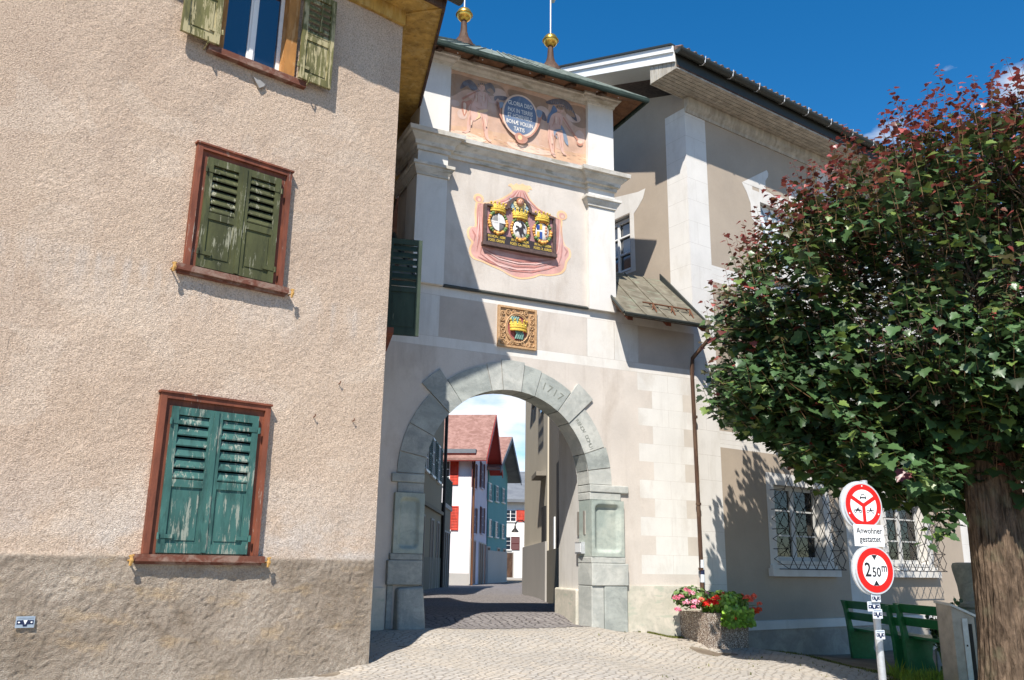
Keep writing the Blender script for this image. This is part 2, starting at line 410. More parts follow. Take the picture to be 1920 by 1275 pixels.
def grid_obj(name, X, Y, Z, keep, mats, parent=None, smooth=True):
    ny, nx = X.shape
    off = wloc(parent) if parent is not None else Vector((0, 0, 0))
    co = np.stack([X - off.x, Y - off.y, Z - off.z], -1).reshape(-1, 3)
    idx = np.arange(nx * ny).reshape(ny, nx)
    q = np.stack([idx[:-1, :-1], idx[:-1, 1:], idx[1:, 1:], idx[1:, :-1]], -1)[keep]
    used = np.zeros(nx * ny, bool); used[q.ravel()] = True
    remap = np.cumsum(used) - 1; co = co[used]; q = remap[q]
    me = bpy.data.meshes.new(name); n = len(q)
    me.vertices.add(len(co)); me.vertices.foreach_set('co', co.ravel().astype(np.float32))
    me.loops.add(n * 4); me.loops.foreach_set('vertex_index', q.ravel().astype(np.int32))
    me.polygons.add(n); me.polygons.foreach_set('loop_start', np.arange(0, n * 4, 4, dtype=np.int32)); me.polygons.foreach_set('loop_total', np.full(n, 4, np.int32))
    me.materials.append(M[mats] if isinstance(mats, str) else mats)
    me.update(calc_edges=True)
    if smooth: me.shade_smooth()
    o = bpy.data.objects.new(name, me); COL.objects.link(o)
    if parent is not None: o.parent = parent
    return o
def sweep(mb, P, prof, m=0):
    """moulding swept along a plan polyline; prof = closed list of (out, z); out is to the right of the path"""
    P = [np.array(p[:2], float) for p in P]; n = len(P); rings = []
    for k in range(n):
        d = []
        if k > 0: a = P[k] - P[k - 1]; d.append(a / np.linalg.norm(a))
        if k < n - 1: a = P[k + 1] - P[k]; d.append(a / np.linalg.norm(a))
        nn = [np.array([x[1], -x[0]]) for x in d]
        if len(nn) == 2:
            b = nn[0] + nn[1]; b = b / np.linalg.norm(b); b = b / max(.3, b.dot(nn[0]))
        else: b = nn[0]
        rings.append([(P[k][0] + b[0] * o, P[k][1] + b[1] * o, z) for o, z in prof])
    for k in range(n - 1): mb.extr(rings[k], rings[k + 1], m, caps=False)
    i = mb.add(rings[0]); mb.f.append(tuple(range(i, i + len(prof)))); mb.m.append(m)
    i = mb.add(rings[-1]); mb.f.append(tuple(range(i + len(prof) - 1, i - 1, -1))); mb.m.append(m)

# ================================================================= LEFT HOUSE
house = thing('rendered_house', L.pt(0, .6), 'tall tan roughcast house with old teal and olive louvred shutters, left of the gate', 'house')
W1 = (-2.40, -1.38, 1.66, 3.10); W2 = (-2.34, -1.37, 4.42, 5.70); W3 = (-2.27, -1.41, 6.88, 8.04)
ZT = 8.42
step = .0125
us = np.arange(-3.75, step / 2, step); zs = np.arange(.15, ZT + .001, step)
holes = []
for w in (W1, W2, W3): holes.append(tuple(round(v / step) * step + s for v, s in zip(w, (0, 0, 0, 0))))
UU, ZZ = np.meshgrid(us, zs)
# map z so that the grid starts at .15 exactly
h = .009 * (fbm(UU * 44, ZZ * 44, 2, 3, .7) - .5) + .026 * (fbm(UU * 2.6, ZZ * 2.2, 4, 5, .6) - .5)
rough = fbm(UU * 30, ZZ * 30, 3, 9, .7)
edge = 1.66 + .02 * (fbm(UU * 3, ZZ * 0, 2, 4) - .5)
low = np.clip((edge - ZZ) / .03, 0, 1)
h = h + low * (.010 + .020 * (rough - .5) + .03 * (fbm(UU * 1.6, ZZ * 2.1, 3, 21) - .5))
h = h - low * .05 * np.clip((fbm(UU * 1.1 + 7, ZZ * 1.5, 4, 33) - .60) * 9, 0, 1) * np.clip((.95 - ZZ) / .3, 0, 1)
e = np.clip(-UU / .05, 0, 1); h = h * (.35 + .65 * e)
X = L.p[0] + L.d[0] * UU + L.n[0] * h; Y = L.p[1] + L.d[1] * UU + L.n[1] * h
cu = (UU[:-1, :-1] + UU[1:, 1:]) / 2; cz = (ZZ[:-1, :-1] + ZZ[1:, 1:]) / 2
keep = np.ones(cu.shape, bool)
for w in (W1, W2, W3): keep &= ~((cu > w[0] + .01) & (cu < w[1] - .01) & (cz > w[2] + .01) & (cz < w[3] - .01))
grid_obj('wall', X, Y, ZZ, keep, 'roughcast', house)
mb = MB()
mb.poly([L.pt(-9, -.3), L.pt(-3.74, -.3), L.pt(-3.74, ZT), L.pt(-9, ZT)])
mb.poly([L.pt(-3.74, -.3), L.pt(0, -.3), L.pt(0, .16), L.pt(-3.74, .16)])
q1 = LS.pt(8, 0); q2 = L.pt(-9, 0); q3 = (q2[0] + q1[0] - L.p[0], q2[1] + q1[1] - L.p[1])
SW = Fr(L.p, -13)
cells(mb, SW, 0.004, 8, -.3, ZT, holes=[(.55, 1.35, 4.42, 5.75), (3., 3.8, 4.42, 5.75)], depth=.2)
mb.poly([(*q1[:2], -.3), (q3[0], q3[1], -.3), (q3[0], q3[1], ZT), (*q1[:2], ZT)]); mb.poly([(*q2[:2], -.3), (q3[0], q3[1], -.3), (q3[0], q3[1], ZT), (*q2[:2], ZT)])
for w in (W1, W2, W3):
    for a, b in (((w[0], w[2]), (w[1], w[2])), ((w[0], w[3]), (w[1], w[3])), ((w[0], w[2]), (w[0], w[3])), ((w[1], w[2]), (w[1], w[3]))):
        mb.poly([L.pt(*a, .01), L.pt(*b, .01), L.pt(*b, -.3), L.pt(*a, -.3)])
build(mb, 'side_wall', 'roughcast', house, fix=False)
mb = MB()
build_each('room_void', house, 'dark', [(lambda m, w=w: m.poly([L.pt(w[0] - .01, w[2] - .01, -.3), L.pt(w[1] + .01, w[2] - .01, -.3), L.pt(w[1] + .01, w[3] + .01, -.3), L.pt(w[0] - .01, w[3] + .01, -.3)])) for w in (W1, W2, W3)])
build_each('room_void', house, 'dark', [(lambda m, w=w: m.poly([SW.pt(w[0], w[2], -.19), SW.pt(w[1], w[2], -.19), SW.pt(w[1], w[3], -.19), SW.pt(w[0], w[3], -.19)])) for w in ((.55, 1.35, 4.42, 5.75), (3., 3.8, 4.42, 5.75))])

def shutter(F, u0, u1, z0, z1, o, mat, parent, nsl=6, split=.47, flip=False, back=False, label=None, tilt=True):
    """louvred leaf: stiles, rails, tilting slats above, fielded panel below"""
    mb = MB(); t = .035; w = .062; hz = z1 - z0; zm = z0 + hz * split
    mb.box(F, u0, u0 + w, z0, z1, o, o + t); mb.box(F, u1 - w, u1, z0, z1, o, o + t)
    for a, b in ((z0, z0 + .085), (z1 - .075, z1), (zm - .035, zm + .035)): mb.box(F, u0 + w, u1 - w, a, b, o + .001, o + t - .002)
    mb.box(F, u0 + w, u1 - w, z0 + .085, zm - .035, o + .008, o + .02)
    mb.box(F, u0 + w + .025, u1 - w - .025, z0 + .115, zm - .065, o + .0201, o + .027)
    n = nsl; a0 = zm + .035; a1 = z1 - .075; p = (a1 - a0) / n
    for k in range(n):
        zc = a0 + (k + .5) * p; hh = p * .42
        A = [F.pt(u0 + w - .004, zc - hh, o + .030), F.pt(u0 + w - .004, zc - hh + .012, o + .034), F.pt(u0 + w - .004, zc + hh, o + .006), F.pt(u0 + w - .004, zc + hh - .012, o + .002)]
        Bq = [F.pt(u1 - w + .004, zc - hh, o + .030), F.pt(u1 - w + .004, zc - hh + .012, o + .034), F.pt(u1 - w + .004, zc + hh, o + .006), F.pt(u1 - w + .004, zc + hh - .012, o + .002)]
        mb.extr(A, Bq)
    ob = build(mb, 'shutter', mat, parent, label=label)
    return ob
def hinge(mb, F, u, z, o, d, m=0):
    mb.box(F, min(u, u + d * .12), max(u, u + d * .12), z - .018, z + .018, o + .036, o + .041, m)
    mb.tube([F.pt(u - d * .02, z - .03, o + .045), F.pt(u - d * .02, z + .03, o + .045)], .012, 6, m)

def closed_window(w, mat, trim, sill_z, so):
    u0, u1, z0, z1 = w
    mb = MB(); f = .088
    # flat boards
    mb.box(L, u0, u0 + f, z0, z1, -.02, .030); mb.box(L, u1 - f, u1, z0, z1, -.02, .030); mb.box(L, u0 + f, u1 - f, z1 - f, z1, -.02, .029)
    # raised outer moulding
    mb.box(L, u0 - .035, u0 + .02, z0, z1 + .035, -.01, .062); mb.box(L, u1 - .02, u1 + .035, z0, z1 + .035, -.01, .062); mb.box(L, u0 + .02, u1 - .02, z1 - .015, z1 + .035, -.01, .060)
    mb.box(L, u0 - .05, u1 + .05, z1 + .036, z1 + .055, -.01, .075)
    win = build(mb, 'window', trim, house)
    mid = (u0 + u1) / 2 - .005
    a, b = u0 + f - .005, u1 - f + .005
    shutter(L, a, mid - .003, z0 + .012, z1 - f + .005, .032, mat, win)
    shutter(L, mid + .003, b, z0 + .012, z1 - f + .005, .032, mat, win)
    mb = MB(); mb.box(L, mid - .022, mid + .022, z0 + .02, z1 - f, .068, .078); build(mb, 'cover_strip', mat, win)
    build_each('hinge', win, mat, [(lambda m, uu=uu, d=d, zz=zz: hinge(m, L, uu + d * .012, zz, .032, d)) for uu, d in ((a, 1), (b, -1)) for zz in (z0 + .16, z1 - f - .14)])
    mb = MB(); mb.box(L, u0 - .10, u1 + .10, z0 - .065, z0 - .002, -.02, .082); mb.box(L, u0 - .08, u1 + .08, z0 - .09, z0 - .0655, -.02, .05)
    build(mb, 'sill', 'sillwood', win)
    def catch(m, uu):
        zz = z0 - .06
        m.tube([L.pt(uu, zz, -.01), L.pt(uu, zz, .09)], .008, 6)
        m.tube([L.pt(uu - .005, zz - .045, .09), L.pt(uu + .004, zz, .093), L.pt(uu - .003, zz + .05, .09)], [.012, .02, .010], 6)
        m.tube([L.pt(uu - .02, zz + .035, .09), L.pt(uu + .02, zz + .045, .09)], .009, 6)
    build_each('shutter_catch', win, 'ochre', [lambda m: catch(m, u0 - .135), lambda m: catch(m, u1 + .135)])
    return win
closed_window(W1, 'teal', 'redwood', 1.6, .13)
closed_window(W2, 'olive', 'redwood', 4.35, .13)
# top window, shutters folded back
u0, u1, z0, z1 = W3
mb = MB()
mb.box(L, u0 - .005, u0 + .045, z0, z1, -.16, .03); mb.box(L, u1 - .125, u1 + .005, z0, z1, -.16, .03); mb.box(L, u0 + .045, u1 - .125, z1 - .06, z1, -.16, .028)
win = build(mb, 'window', 'orangewood', house)
mb = MB(); a, b = u0 + .047, u1 - .127; mid = (a + b) / 2
for p, q in ((a, mid - .002), (mid + .002, b)):
    mb.box(L, p, p + .042, z0 + .002, z1 - .062, -.14, -.10); mb.box(L, q - .042, q, z0 + .002, z1 - .062, -.14, -.10)
    mb.box(L, p + .042, q - .042, z0 + .002, z0 + .045, -.139, -.101); mb.box(L, p + .042, q - .042, z1 - .105, z1 - .062, -.139, -.101)
mb.box(L, mid - .022, mid + .022, z0 + .004, z1 - .064, -.0995, -.085)
build(mb, 'window_frame', 'whitewood', win)
mb = MB(); mb.box(L, a + .03, b - .03, z0 + .03, z1 - .09, -.125, -.115); build(mb, 'pane', 'pane', win)
mb = MB(); mb.box(L, u0 - .12, u1 + .14, z0 - .075, z0 - .002, -.02, .075); build(mb, 'sill', 'sillwood', win)
shutter(L, -2.70, -2.30, z0 - .0, z1, .075, 'oliveworn', win); shutter(L, -1.385, -.985, z0, z1, .075, 'oliveworn', win)
mb = MB(); mb.tube([L.pt(-1.17, z0 + .72, .125), L.pt(-1.17, z0 + 1.04, .125)], .010, 6); mb.box(L, -1.19, -1.15, z0 + .66, z0 + .72, .11, .13)
build(mb, 'louvre_rod', 'oliveworn', win)
zq = z0
build_each('hinge', win, 'oliveworn', [lambda m: hinge(m, L, -1.385, zq + .15, .07, 1), lambda m: hinge(m, L, -2.30, zq + .15, .07, -1)])
build_each('shutter_catch', win, 'oliveworn', [lambda m: m.tube([L.pt(-1.27, zq - .06, .0), L.pt(-1.27, zq - .03, .13), L.pt(-1.26, zq + .03, .13)], .009, 6), lambda m: m.tube([L.pt(-2.42, zq - .05, .0), L.pt(-2.42, zq - .03, .13), L.pt(-2.43, zq + .03, .13)], .009, 6)])
# iron hook plate and nails
mb = MB(); cxu, czz = -1.80, 6.68
mb.prism(L, [(cxu - .07, czz + .04), (cxu - .02, czz + .02), (cxu + .01, czz + .03), (cxu + .07, czz + .0), (cxu + .06, czz - .03), (cxu + .01, czz - .07), (cxu - .03, czz - .02)], .0, .03)
build(mb, 'hook_plate', 'steelmatte', house)
def nail_(x, y):
    a, b_ = L.uz(x, y); return lambda m: m.tube([L.pt(a, b_, -.01), L.pt(a, b_ + .005, .035), L.pt(a + .002, b_ + .03, .037)], .006, 5)
build_each('wall_nail', house, 'rust', [nail_(*p) for p in ((588, 782), (635, 720), (661, 790))])
# shutter standing open on the hidden side wall
OS = Fr(SW.pt(.98, 0, .02), 77)
w = build(MB(), 'window', 'redwood', house) if False else None
mb = MB(); mb.box(SW, .5, .56, 4.38, 5.78, -.02, .04); mb.box(SW, 1.34, 1.40, 4.38, 5.78, -.02, .04); mb.box(SW, .56, 1.34, 5.70, 5.78, -.02, .039); mb.box(SW, .47, 1.43, 4.31, 4.378, -.02, .12)
sw = build(mb, 'window', 'redwood', house)
shutter(OS, .02, .46, 4.42, 5.72, 0, 'darkgreen', sw)

# eaves and roof
oF = .42
E0 = L.pt(.31, 0, oF)
def hp(p, z): return (p[0], p[1], z)
Lf = L.pt(-9.6, 0, oF)
dS = np.array([math.sin(math.radians(-13)), math.cos(math.radians(-13))])
Eb = (E0[0] + dS[0] * 9, E0[1] + dS[1] * 9)
Bk = (Lf[0] + dS[0] * 9, Lf[1] + dS[1] * 9)
mb = MB()
# soffit boards: front strip, side strip, with a mitre
Cc = L.pt(0, 0, 0)
zS = ZT
mb.hexa([hp(Lf, zS), hp(E0, zS), hp(Cc, zS), hp(L.pt(-9.6, 0, 0), zS), hp(Lf, zS + .03), hp(E0, zS + .03), hp(Cc, zS + .03), hp(L.pt(-9.6, 0, 0), zS + .03)])
Cb = (Cc[0] + dS[0] * 8.5, Cc[1] + dS[1] * 8.5)
mb.hexa([hp(E0, zS - .003), hp(Eb, zS - .003), hp(Cb, zS - .003), hp(Cc, zS - .003), hp(E0, zS + .028), hp(Eb, zS + .028), hp(Cb, zS + .028), hp(Cc, zS + .028)])
build(mb, 'soffit', 'soffit', house)
mb = MB()
mb.tube([hp(Cc, zS - .012), hp(E0, zS - .012)], .012, 4)
mb.box(L, -9, -.0, zS - .20, zS - .001, 0.0, .055); mb.box(SW, 0.05, 8, zS - .20, zS - .004, .0, .045)
build(mb, 'soffit_trim', 'soffit', house)
mb = MB()
prof = [(0, -.03), (.035, -.03), (.035, .10), (.055, .10), (.055, .2), (0, .2)]
sweep(mb, [Lf, E0, Eb, Bk], [(o, zS + z) for o, z in prof]); build(mb, 'fascia', 'brown', house)
# roof body (hip)
mb = MB()
ov = [hp(Lf, zS + .2), hp(E0, zS + .2), hp(Eb, zS + .2), hp(Bk, zS + .2)]
cxm = sum(p[0] for p in ov) / 4; cym = sum(p[1] for p in ov) / 4
r1 = ((E0[0] + Eb[0]) / 2 * .5 + cxm * .5, (E0[1] + Eb[1]) / 2 * .5 + cym * .5, zS + 3.); r2 = ((Lf[0] + Bk[0]) / 2 * .5 + cxm * .5, (Lf[1] + Bk[1]) / 2 * .5 + cym * .5, zS + 3.)
i = mb.add(ov + [r1, r2]); 
for f in ((0, 1, 4, 5), (1, 2, 4), (2, 3, 5, 4), (3, 0, 5)): mb.f.append(tuple(i + k for k in f)); mb.m.append(0)
build(mb, 'roof', 'roof_tile', house)
mb = MB()
G0 = L.pt(-9.6, zS + .14, oF + .13); G1 = L.pt(.50, zS + .14, oF + .13)
def gutter(mb, A, Bp, r, m=0):
    A = Vector(A); Bp = Vector(Bp); d = (Bp - A).normalized(); sd = Vector((d.y, -d.x, 0)); n = 10; rings = []
    prof = [(math.cos(math.pi * k / n + math.pi) * r, math.sin(math.pi * k / n + math.pi) * r) for k in range(n + 1)]
    prof += [(x * .9, z * .9 + .0) for x, z in reversed(prof)]
    for P in (A, Bp): rings.append([P + sd * x + Vector((0, 0, z)) for x, z in prof])
    mb.extr(rings[0], rings[1], m)
    for P in (A, Bp): mb.poly([P + sd * x + Vector((0, 0, z)) for x, z in prof[:n + 1]], m)
gutter(mb, G0, G1, .085); build(mb, 'gutter', 'tindark', house, smooth=.6)

# small number plate on the wall
def waymark(F, u, z, o, w, hgt, parent=None, mats=None):
    mb = MB(); a, b = u - w / 2, u + w / 2; c, d = z - hgt / 2, z + hgt / 2
    mb.box(F, a, b, c, d, o, o + .006, 0)
    k = o + .0075
    mb.box(F, a + w * .06, b - w * .06, c + hgt * .30, c + hgt * .66, o + .006, k, 1)
    mb.prism(F, [(u - w * .18, c + hgt * .68), (u + w * .18, c + hgt * .68), (u + w * .10, c + hgt * .12), (u - w * .10, c + hgt * .12)], o + .006, k + .0005, 1)
    mb.prism(F, [(u - w * .11, c + hgt * .66), (u + w * .11, c + hgt * .66), (u, c + hgt * .28)], k + .0006, k + .0016, 2)
    for s_ in (-1, 1): mb.prism(F, [(u + s_ * w * .26, c + hgt * .48), (u + s_ * w * .33, c + hgt * .56), (u + s_ * w * .40, c + hgt * .48), (u + s_ * w * .33, c + hgt * .40)], k + .0002, k + .0014, 2)
    mb.box(F, a + w * .08, b - w * .08, d - hgt * .2, d - hgt * .1, o + .006, k, 3)
    return mb
M['platedark'] = plain('enamel_grey_blue', (.30, .36, .42), .4, 0, .1); M['plate'] = plain('sticker_white', (.62, .66, .70), .4, 0, .08); M['navy'] = plain('navy_print', (.012, .02, .06), .5); M['signwhite'] = plain('sign_white', (.82, .83, .82), .35, 0, .02)
M['greyprint'] = plain('grey_print', (.25, .30, .36), .5)
a, b_ = L.uz(46, 1166)
o = build(waymark(L, a, b_, .02, .14, .09), 'direction_plate', ['platedark', 'navy', 'signwhite', 'greyprint'], loc=L.pt(a, b_, .02), fix=False)
tag(o, 'small blue and white enamel marker plate low on the tan house wall', 'plate')

# ================================================================= GATE TOWER
tower = thing('gate_tower', T.pt(0, .76), 'white painted town gate tower with frescoes, stone arch and green copper roof', 'gate tower')
AC, AZ, RI, RO = -.065, 2.815, 1.315, 1.71
def archz(u):
    d = RI + .01; k = d * d - (u - AC) ** 2; return AZ + math.sqrt(k) if k > 0 else None
mats = ['plaster', 'white', 'panel', 'joint', 'quoin', 'quoin_grey', 'plinth']
P = []
jt = .007
def field(u0, u1, z0, z1, m, j=True):
    P.append((u0, u1, z0, z1, m))
    if j:
        P.extend([(u0, u0 + jt, z0, z1, 3), (u1 - jt, u1, z0, z1, 3)])
field(-3.6, 3.32, 4.65, 4.81, 1, False); field(-3.6, 3.32, 5.43, 5.62, 1, False)
field(-3.6, -1.25, 4.81, 5.43, 4, False); field(-1.25, -.33, 4.81, 5.43, 2); field(-.33, .33, 4.81, 5.43, 0); field(.33, 1.24, 4.81, 5.43, 0); field(1.24, 1.745, 4.81, 5.43, 1)
field(1.745, 2.2, 4.81, 5.43, 4); field(2.2, 3.32, 4.81, 5.43, 2)
for z in (4.65, 4.803, 5.43): P.append((-3.6, 3.32, z, z + jt, 3))
rh = .285
for k in range(11):
    zt = 4.65 - rh * k; zb = zt - rh
    wide = k % 2 == 0
    if zb < 1.35: break
    ul = 2.17 if wide else 2.44
    P.append((ul, 3.32, zb, zt, 4)); P.append((ul, 3.32, zt - .004, zt, 3))
    pass
    if not wide: P.append((3.04, 3.32, zb, zt, 5))
    else: P.append((2.75, 2.755, zb, zt, 3))
mb = MB()
lowP = [p for p in P]
cells(mb, T, -3.6, AC - RI - .012, -.2, 5.62, paints=P)
cells(mb, T, AC + RI + .012, 3.32, -.2, 5.62, paints=P)
cells(mb, T, AC - RI - .012, AC + RI + .012, 4.65, 5.62, paints=P)
N = 40; e0 = AC - RI - .012; e1 = AC + RI + .012
for k in range(N):
    a = e0 + (e1 - e0) * k / N; b = e0 + (e1 - e0) * (k + 1) / N
    za = archz(a) or AZ; zb = archz(b) or AZ
    mb.poly([T.pt(a, za), T.pt(b, zb), T.pt(b, 4.65), T.pt(a, 4.65)], 0)
build(mb, 'lower_wall', mats, tower, fix=False)
# passage through the wall: splayed jambs and a low segmental vault
KD = 1.35; r2 = RI + .05
def pprof(uc, hw):
    return [(uc - hw, -.2)] + [(uc - hw * math.cos(math.pi * k / 28), 3.93 + .62 * math.sin(math.pi * k / 28) ** .8) for k in range(29)] + [(uc + hw, -.2)]
prof = pprof(AC, r2); prof2 = pprof(AC + .03, 1.50)
A = [T.pt(u, z, -.36) for u, z in prof]; Bq = [T.pt(u, z, -KD) for u, z in prof2]
mb = MB()
for k in range(len(prof) - 1): mb.poly([A[k], A[k + 1], Bq[k + 1], Bq[k]])
for k in range(28):
    a0, a1 = math.pi * k / 28, math.pi * (k + 1) / 28
    mb.poly([T.pt(AC - RI * math.cos(a0), AZ + RI * math.sin(a0), -.345), T.pt(AC - RI * math.cos(a1), AZ + RI * math.sin(a1), -.345), T.pt(prof[k + 2][0], prof[k + 2][1], -.345), T.pt(prof[k + 1][0], prof[k + 1][1], -.345)])
build(mb, 'passage_vault', 'white', tower, smooth=.5, fix=False)
mb = MB()
for k in range(1, len(prof) - 2): mb.poly([Bq[k], Bq[k + 1], (Bq[k + 1][0], Bq[k + 1][1], 5.6), (Bq[k][0], Bq[k][1], 5.6)])
for ua, ub in ((-3.6, prof2[0][0]), (prof2[-1][0], 3.1)): mb.poly([T.pt(ua, -.2, -KD), T.pt(ub, -.2, -KD), T.pt(ub, 5.6, -KD), T.pt(ua, 5.6, -KD)])
mb.poly([T.pt(-3.6, 5.6, -KD), T.pt(-3.6, 5.6, -.01), T.pt(3.2, 5.6, -.01), T.pt(3.1, 5.6, -KD)])  # unseen flat top, added to keep light from leaking into the passage
mb.poly([T.pt(-3.6, -.2, 0), T.pt(-3.6, 5.6, 0), T.pt(-3.6, 5.6, -KD), T.pt(-3.6, -.2, -KD)])
build(mb, 'rear_wall', 'plaster', tower, fix=False)
pa, pb = A[-1], Bq[-1]
PR = Fr(pa, math.degrees(math.atan2(pb[0] - pa[0], pb[1] - pa[1]))); PLEN = math.hypot(pb[0] - pa[0], pb[1] - pa[1])
pa, pb = A[0], Bq[0]
PL = Fr(pa, math.degrees(math.atan2(pb[0] - pa[0], pb[1] - pa[1])))
build_each('passage_plinth', tower, 'plinth', [lambda m: m.box(PR, .01, PLEN + .02, -.2, 1.28, -.07, .02), lambda m: m.box(PL, .01, PLEN + .02, -.2, 1.28, -.02, .07)], bevel=.025)
# plaque in the passage
(ua, za), (ub, zb_) = PR.uz(1099, 1002), PR.uz(1084, 960)
mb = MB(); mb.box(PR, ua, ub, za, zb_, -.02, -.002); build(mb, 'stone_plaque', 'steelmatte', tower)
(ua, za), (ub, zb_) = PR.uz(1098, 1038), PR.uz(1086, 1017)
nb = thing('notice_box', PR.pt(ua, za, -.08), 'small white notice box on the sunlit wall inside the archway', 'notice box')
mb = MB(); mb.box(PR, ua, ub, za, zb_, -.07, -.002); build(mb, 'case', 'steel', nb)
mb = MB(); mb.box(PR, ua + .02, ub - .02, za + .02, zb_ - .02, -.076, -.071); build(mb, 'notice_sheet', 'signwhite', nb)

# arch stones
mb = MB()
def vous(a0, a1, ri, ro, o, m, back=-.34):
    n = max(2, int((a1 - a0) / 5)); g = .25; a0 += g; a1 -= g
    pts = [(AC + ro * math.cos(math.radians(a0 + (a1 - a0) * k / n)), AZ + ro * math.sin(math.radians(a0 + (a1 - a0) * k / n))) for k in range(n + 1)]
    pts += [(AC + ri * math.cos(math.radians(a1 - (a1 - a0) * k / n)), AZ + ri * math.sin(math.radians(a1 - (a1 - a0) * k / n))) for k in range(n + 1)]
    # split ring quads so the faces stay planar-friendly
    for k in range(n):
        b0 = a0 + (a1 - a0) * k / n; b1 = a0 + (a1 - a0) * (k + 1) / n
        q = [(AC + r_ * math.cos(math.radians(b)), AZ + r_ * math.sin(math.radians(b))) for r_, b in ((ri, b0), (ro, b0), (ro, b1), (ri, b1))]
        mb.sheet(T, q, o, m)
        mb.poly([T.pt(*q[0], o), T.pt(*q[3], o), T.pt(*q[3], back), T.pt(*q[0], back)], m)
        mb.poly([T.pt(*q[1], o), T.pt(*q[2], o), T.pt(*q[2], -.01), T.pt(*q[1], -.01)], m)
    for b in (a0, a1):
        q = [(AC + r_ * math.cos(math.radians(b)), AZ + r_ * math.sin(math.radians(b))) for r_ in (ri, ro)]
        mb.poly([T.pt(*q[0], o), T.pt(*q[1], o), T.pt(*q[1], back), T.pt(*q[0], back)], m)
for a0, a1, ro, o, m in ((0, 9, RO, .02, 1), (9, 20, RO, .024, 0), (20, 43, RO - .02, .018, 1), (54, 73, RO, .026, 0), (73, 83, RO + .02, .018, 0), (83, 96, RO + .06, .022, 1), (96, 104, RO + .02, .018, 1), (104, 127, RO, .021, 0), (138, 156, RO, .02, 0), (156, 170, RO, .024, 2), (170, 180, RO, .02, 0)):
    vous(a0, a1, RI, ro, o, m)
vous(43, 54, RI, RO + .19, .035, 1); vous(127, 138, RI, RO + .19, .035, 2)
arch = build(mb, 'arch_ring', ['stone', 'stone2', 'stone3'], tower)
def on_arc(s_, a_mid, r_, size, da, up=True):
    for k, ch in enumerate(s_):
        if ch == ' ': continue
        a = a_mid + da * ((len(s_) - 1) / 2 - k); ra = math.radians(a)
        yield ch, AC + r_ * math.cos(ra), AZ + r_ * math.sin(ra), ra - math.pi / 2
M['carved'] = plain('carved_letter', (.20, .21, .18), .9)
for ch, u, z, rot in on_arc('1717', 63.5, 1.52, .2, 3.9):
    t_ = text_mesh(ch, .17, T, u, z, .0275, 'carved', 'carved_numeral', arch, rotz=rot, depth=.0008)
for ch, u, z, rot in on_arc('RENOV DOMUI', 31, 1.46, .1, 1.9):
    t_ = text_mesh(ch, .085, T, u, z, .0195, 'carved', 'carved_letter', arch, rotz=rot, depth=.0008)
# piers
def hollow(F, u0, u1, z0, z1, o, name, dep=.055, mat='hollow'):
    nx, nz = 34, 60
    U, Z = np.meshgrid(np.linspace(u0, u1, nx), np.linspace(z0, z1, nz))
    cu, cz = (u0 + u1) / 2, (z0 + z1) / 2; hw, hh = (u1 - u0) / 2 - .055, (z1 - z0) / 2 - .05; rr = .09
    qx = np.maximum(np.abs(U - cu) - (hw - rr), 0); qz = np.maximum(np.abs(Z - cz) - (hh - rr), 0)
    sd = np.sqrt(qx ** 2 + qz ** 2) - rr
    k = np.clip(-sd / .06, 0, 1); k = k * k * (3 - 2 * k)
    O = o - dep * k + .01 * (fbm(U * 9, Z * 5, 3, 8) - .5)
    X = F.p[0] + F.d[0] * U + F.n[0] * O; Y = F.p[1] + F.d[1] * U + F.n[1] * O
    grid_obj(name, X, Y, Z, np.ones((nz - 1, nx - 1), bool), mat, tower)
    mb = MB()
    mb.poly([F.pt(u0, z0, o), F.pt(u0, z1, o), F.pt(u0, z1, -.3), F.pt(u0, z0, -.3)]); mb.poly([F.pt(u1, z0, o), F.pt(u1, z1, o), F.pt(u1, z1, -.3), F.pt(u1, z0, -.3)])
    mb.poly([F.pt(u0, z1, o), F.pt(u1, z1, o), F.pt(u1, z1, -.01), F.pt(u0, z1, -.01)])
    build(mb, 'pier_block', mat, tower, fix=False)
jl, jr = AC - RI, AC + RI
hollow(T, -1.80, jl, 1.745, 2.545, .075, 'hollowed_panel'); hollow(T, jr, 1.82, 1.755, 2.58, .075, 'hollowed_panel')
def st(u0, u1, z0, z1, o, m, back=-.34):
    mb = MB(); mb.box(T, u0, u1, z0, z1, back, o, 0); ob = build(mb, 'pier_stone', ['stone', 'stone2', 'stone3'][m], tower); bv = ob.modifiers.new('b', 'BEVEL'); bv.width = .012; bv.segments = 2
st(-1.85, jl - .002, 2.69, 2.81, .045, 0); st(-1.76, jl - .003, 2.548, 2.688, .03, 2)
st(jr + .002, 1.93, 2.70, 2.812, .045, 1); st(jr + .003, 1.80, 2.583, 2.698, .03, 1)
st(-1.83, jl + .004, 1.66, 1.743, .07, 2); st(-1.86, jl + .002, 1.34, 1.658, .085, 2)
st(jr - .004, 1.84, 1.66, 1.753, .07, 1); st(jr - .002, 1.88, 1.34, 1.658, .085, 1)
st(jr + .0, 1.46, -.1, 1.338, .06, 1); st(1.465, 1.86, -.1, 1.337, .075, 0); st(-1.84, -1.76, -.1, 1.338, .03, 2)
mb = MB(); A = [T.pt(-1.74, .3, -.3), T.pt(-1.33, .3, -.3), T.pt(-1.30, .3, .24), T.pt(-1.72, .3, .24), T.pt(-1.74, 1.30, -.3), T.pt(-1.35, 1.325, -.3), T.pt(-1.36, 1.325, .12), T.pt(-1.72, 1.30, .12)]
mb.hexa(A); ob = build(mb, 'guard_stone', 'stone3', tower); bv = ob.modifiers.new('b', 'BEVEL'); bv.width = .04; bv.segments = 3
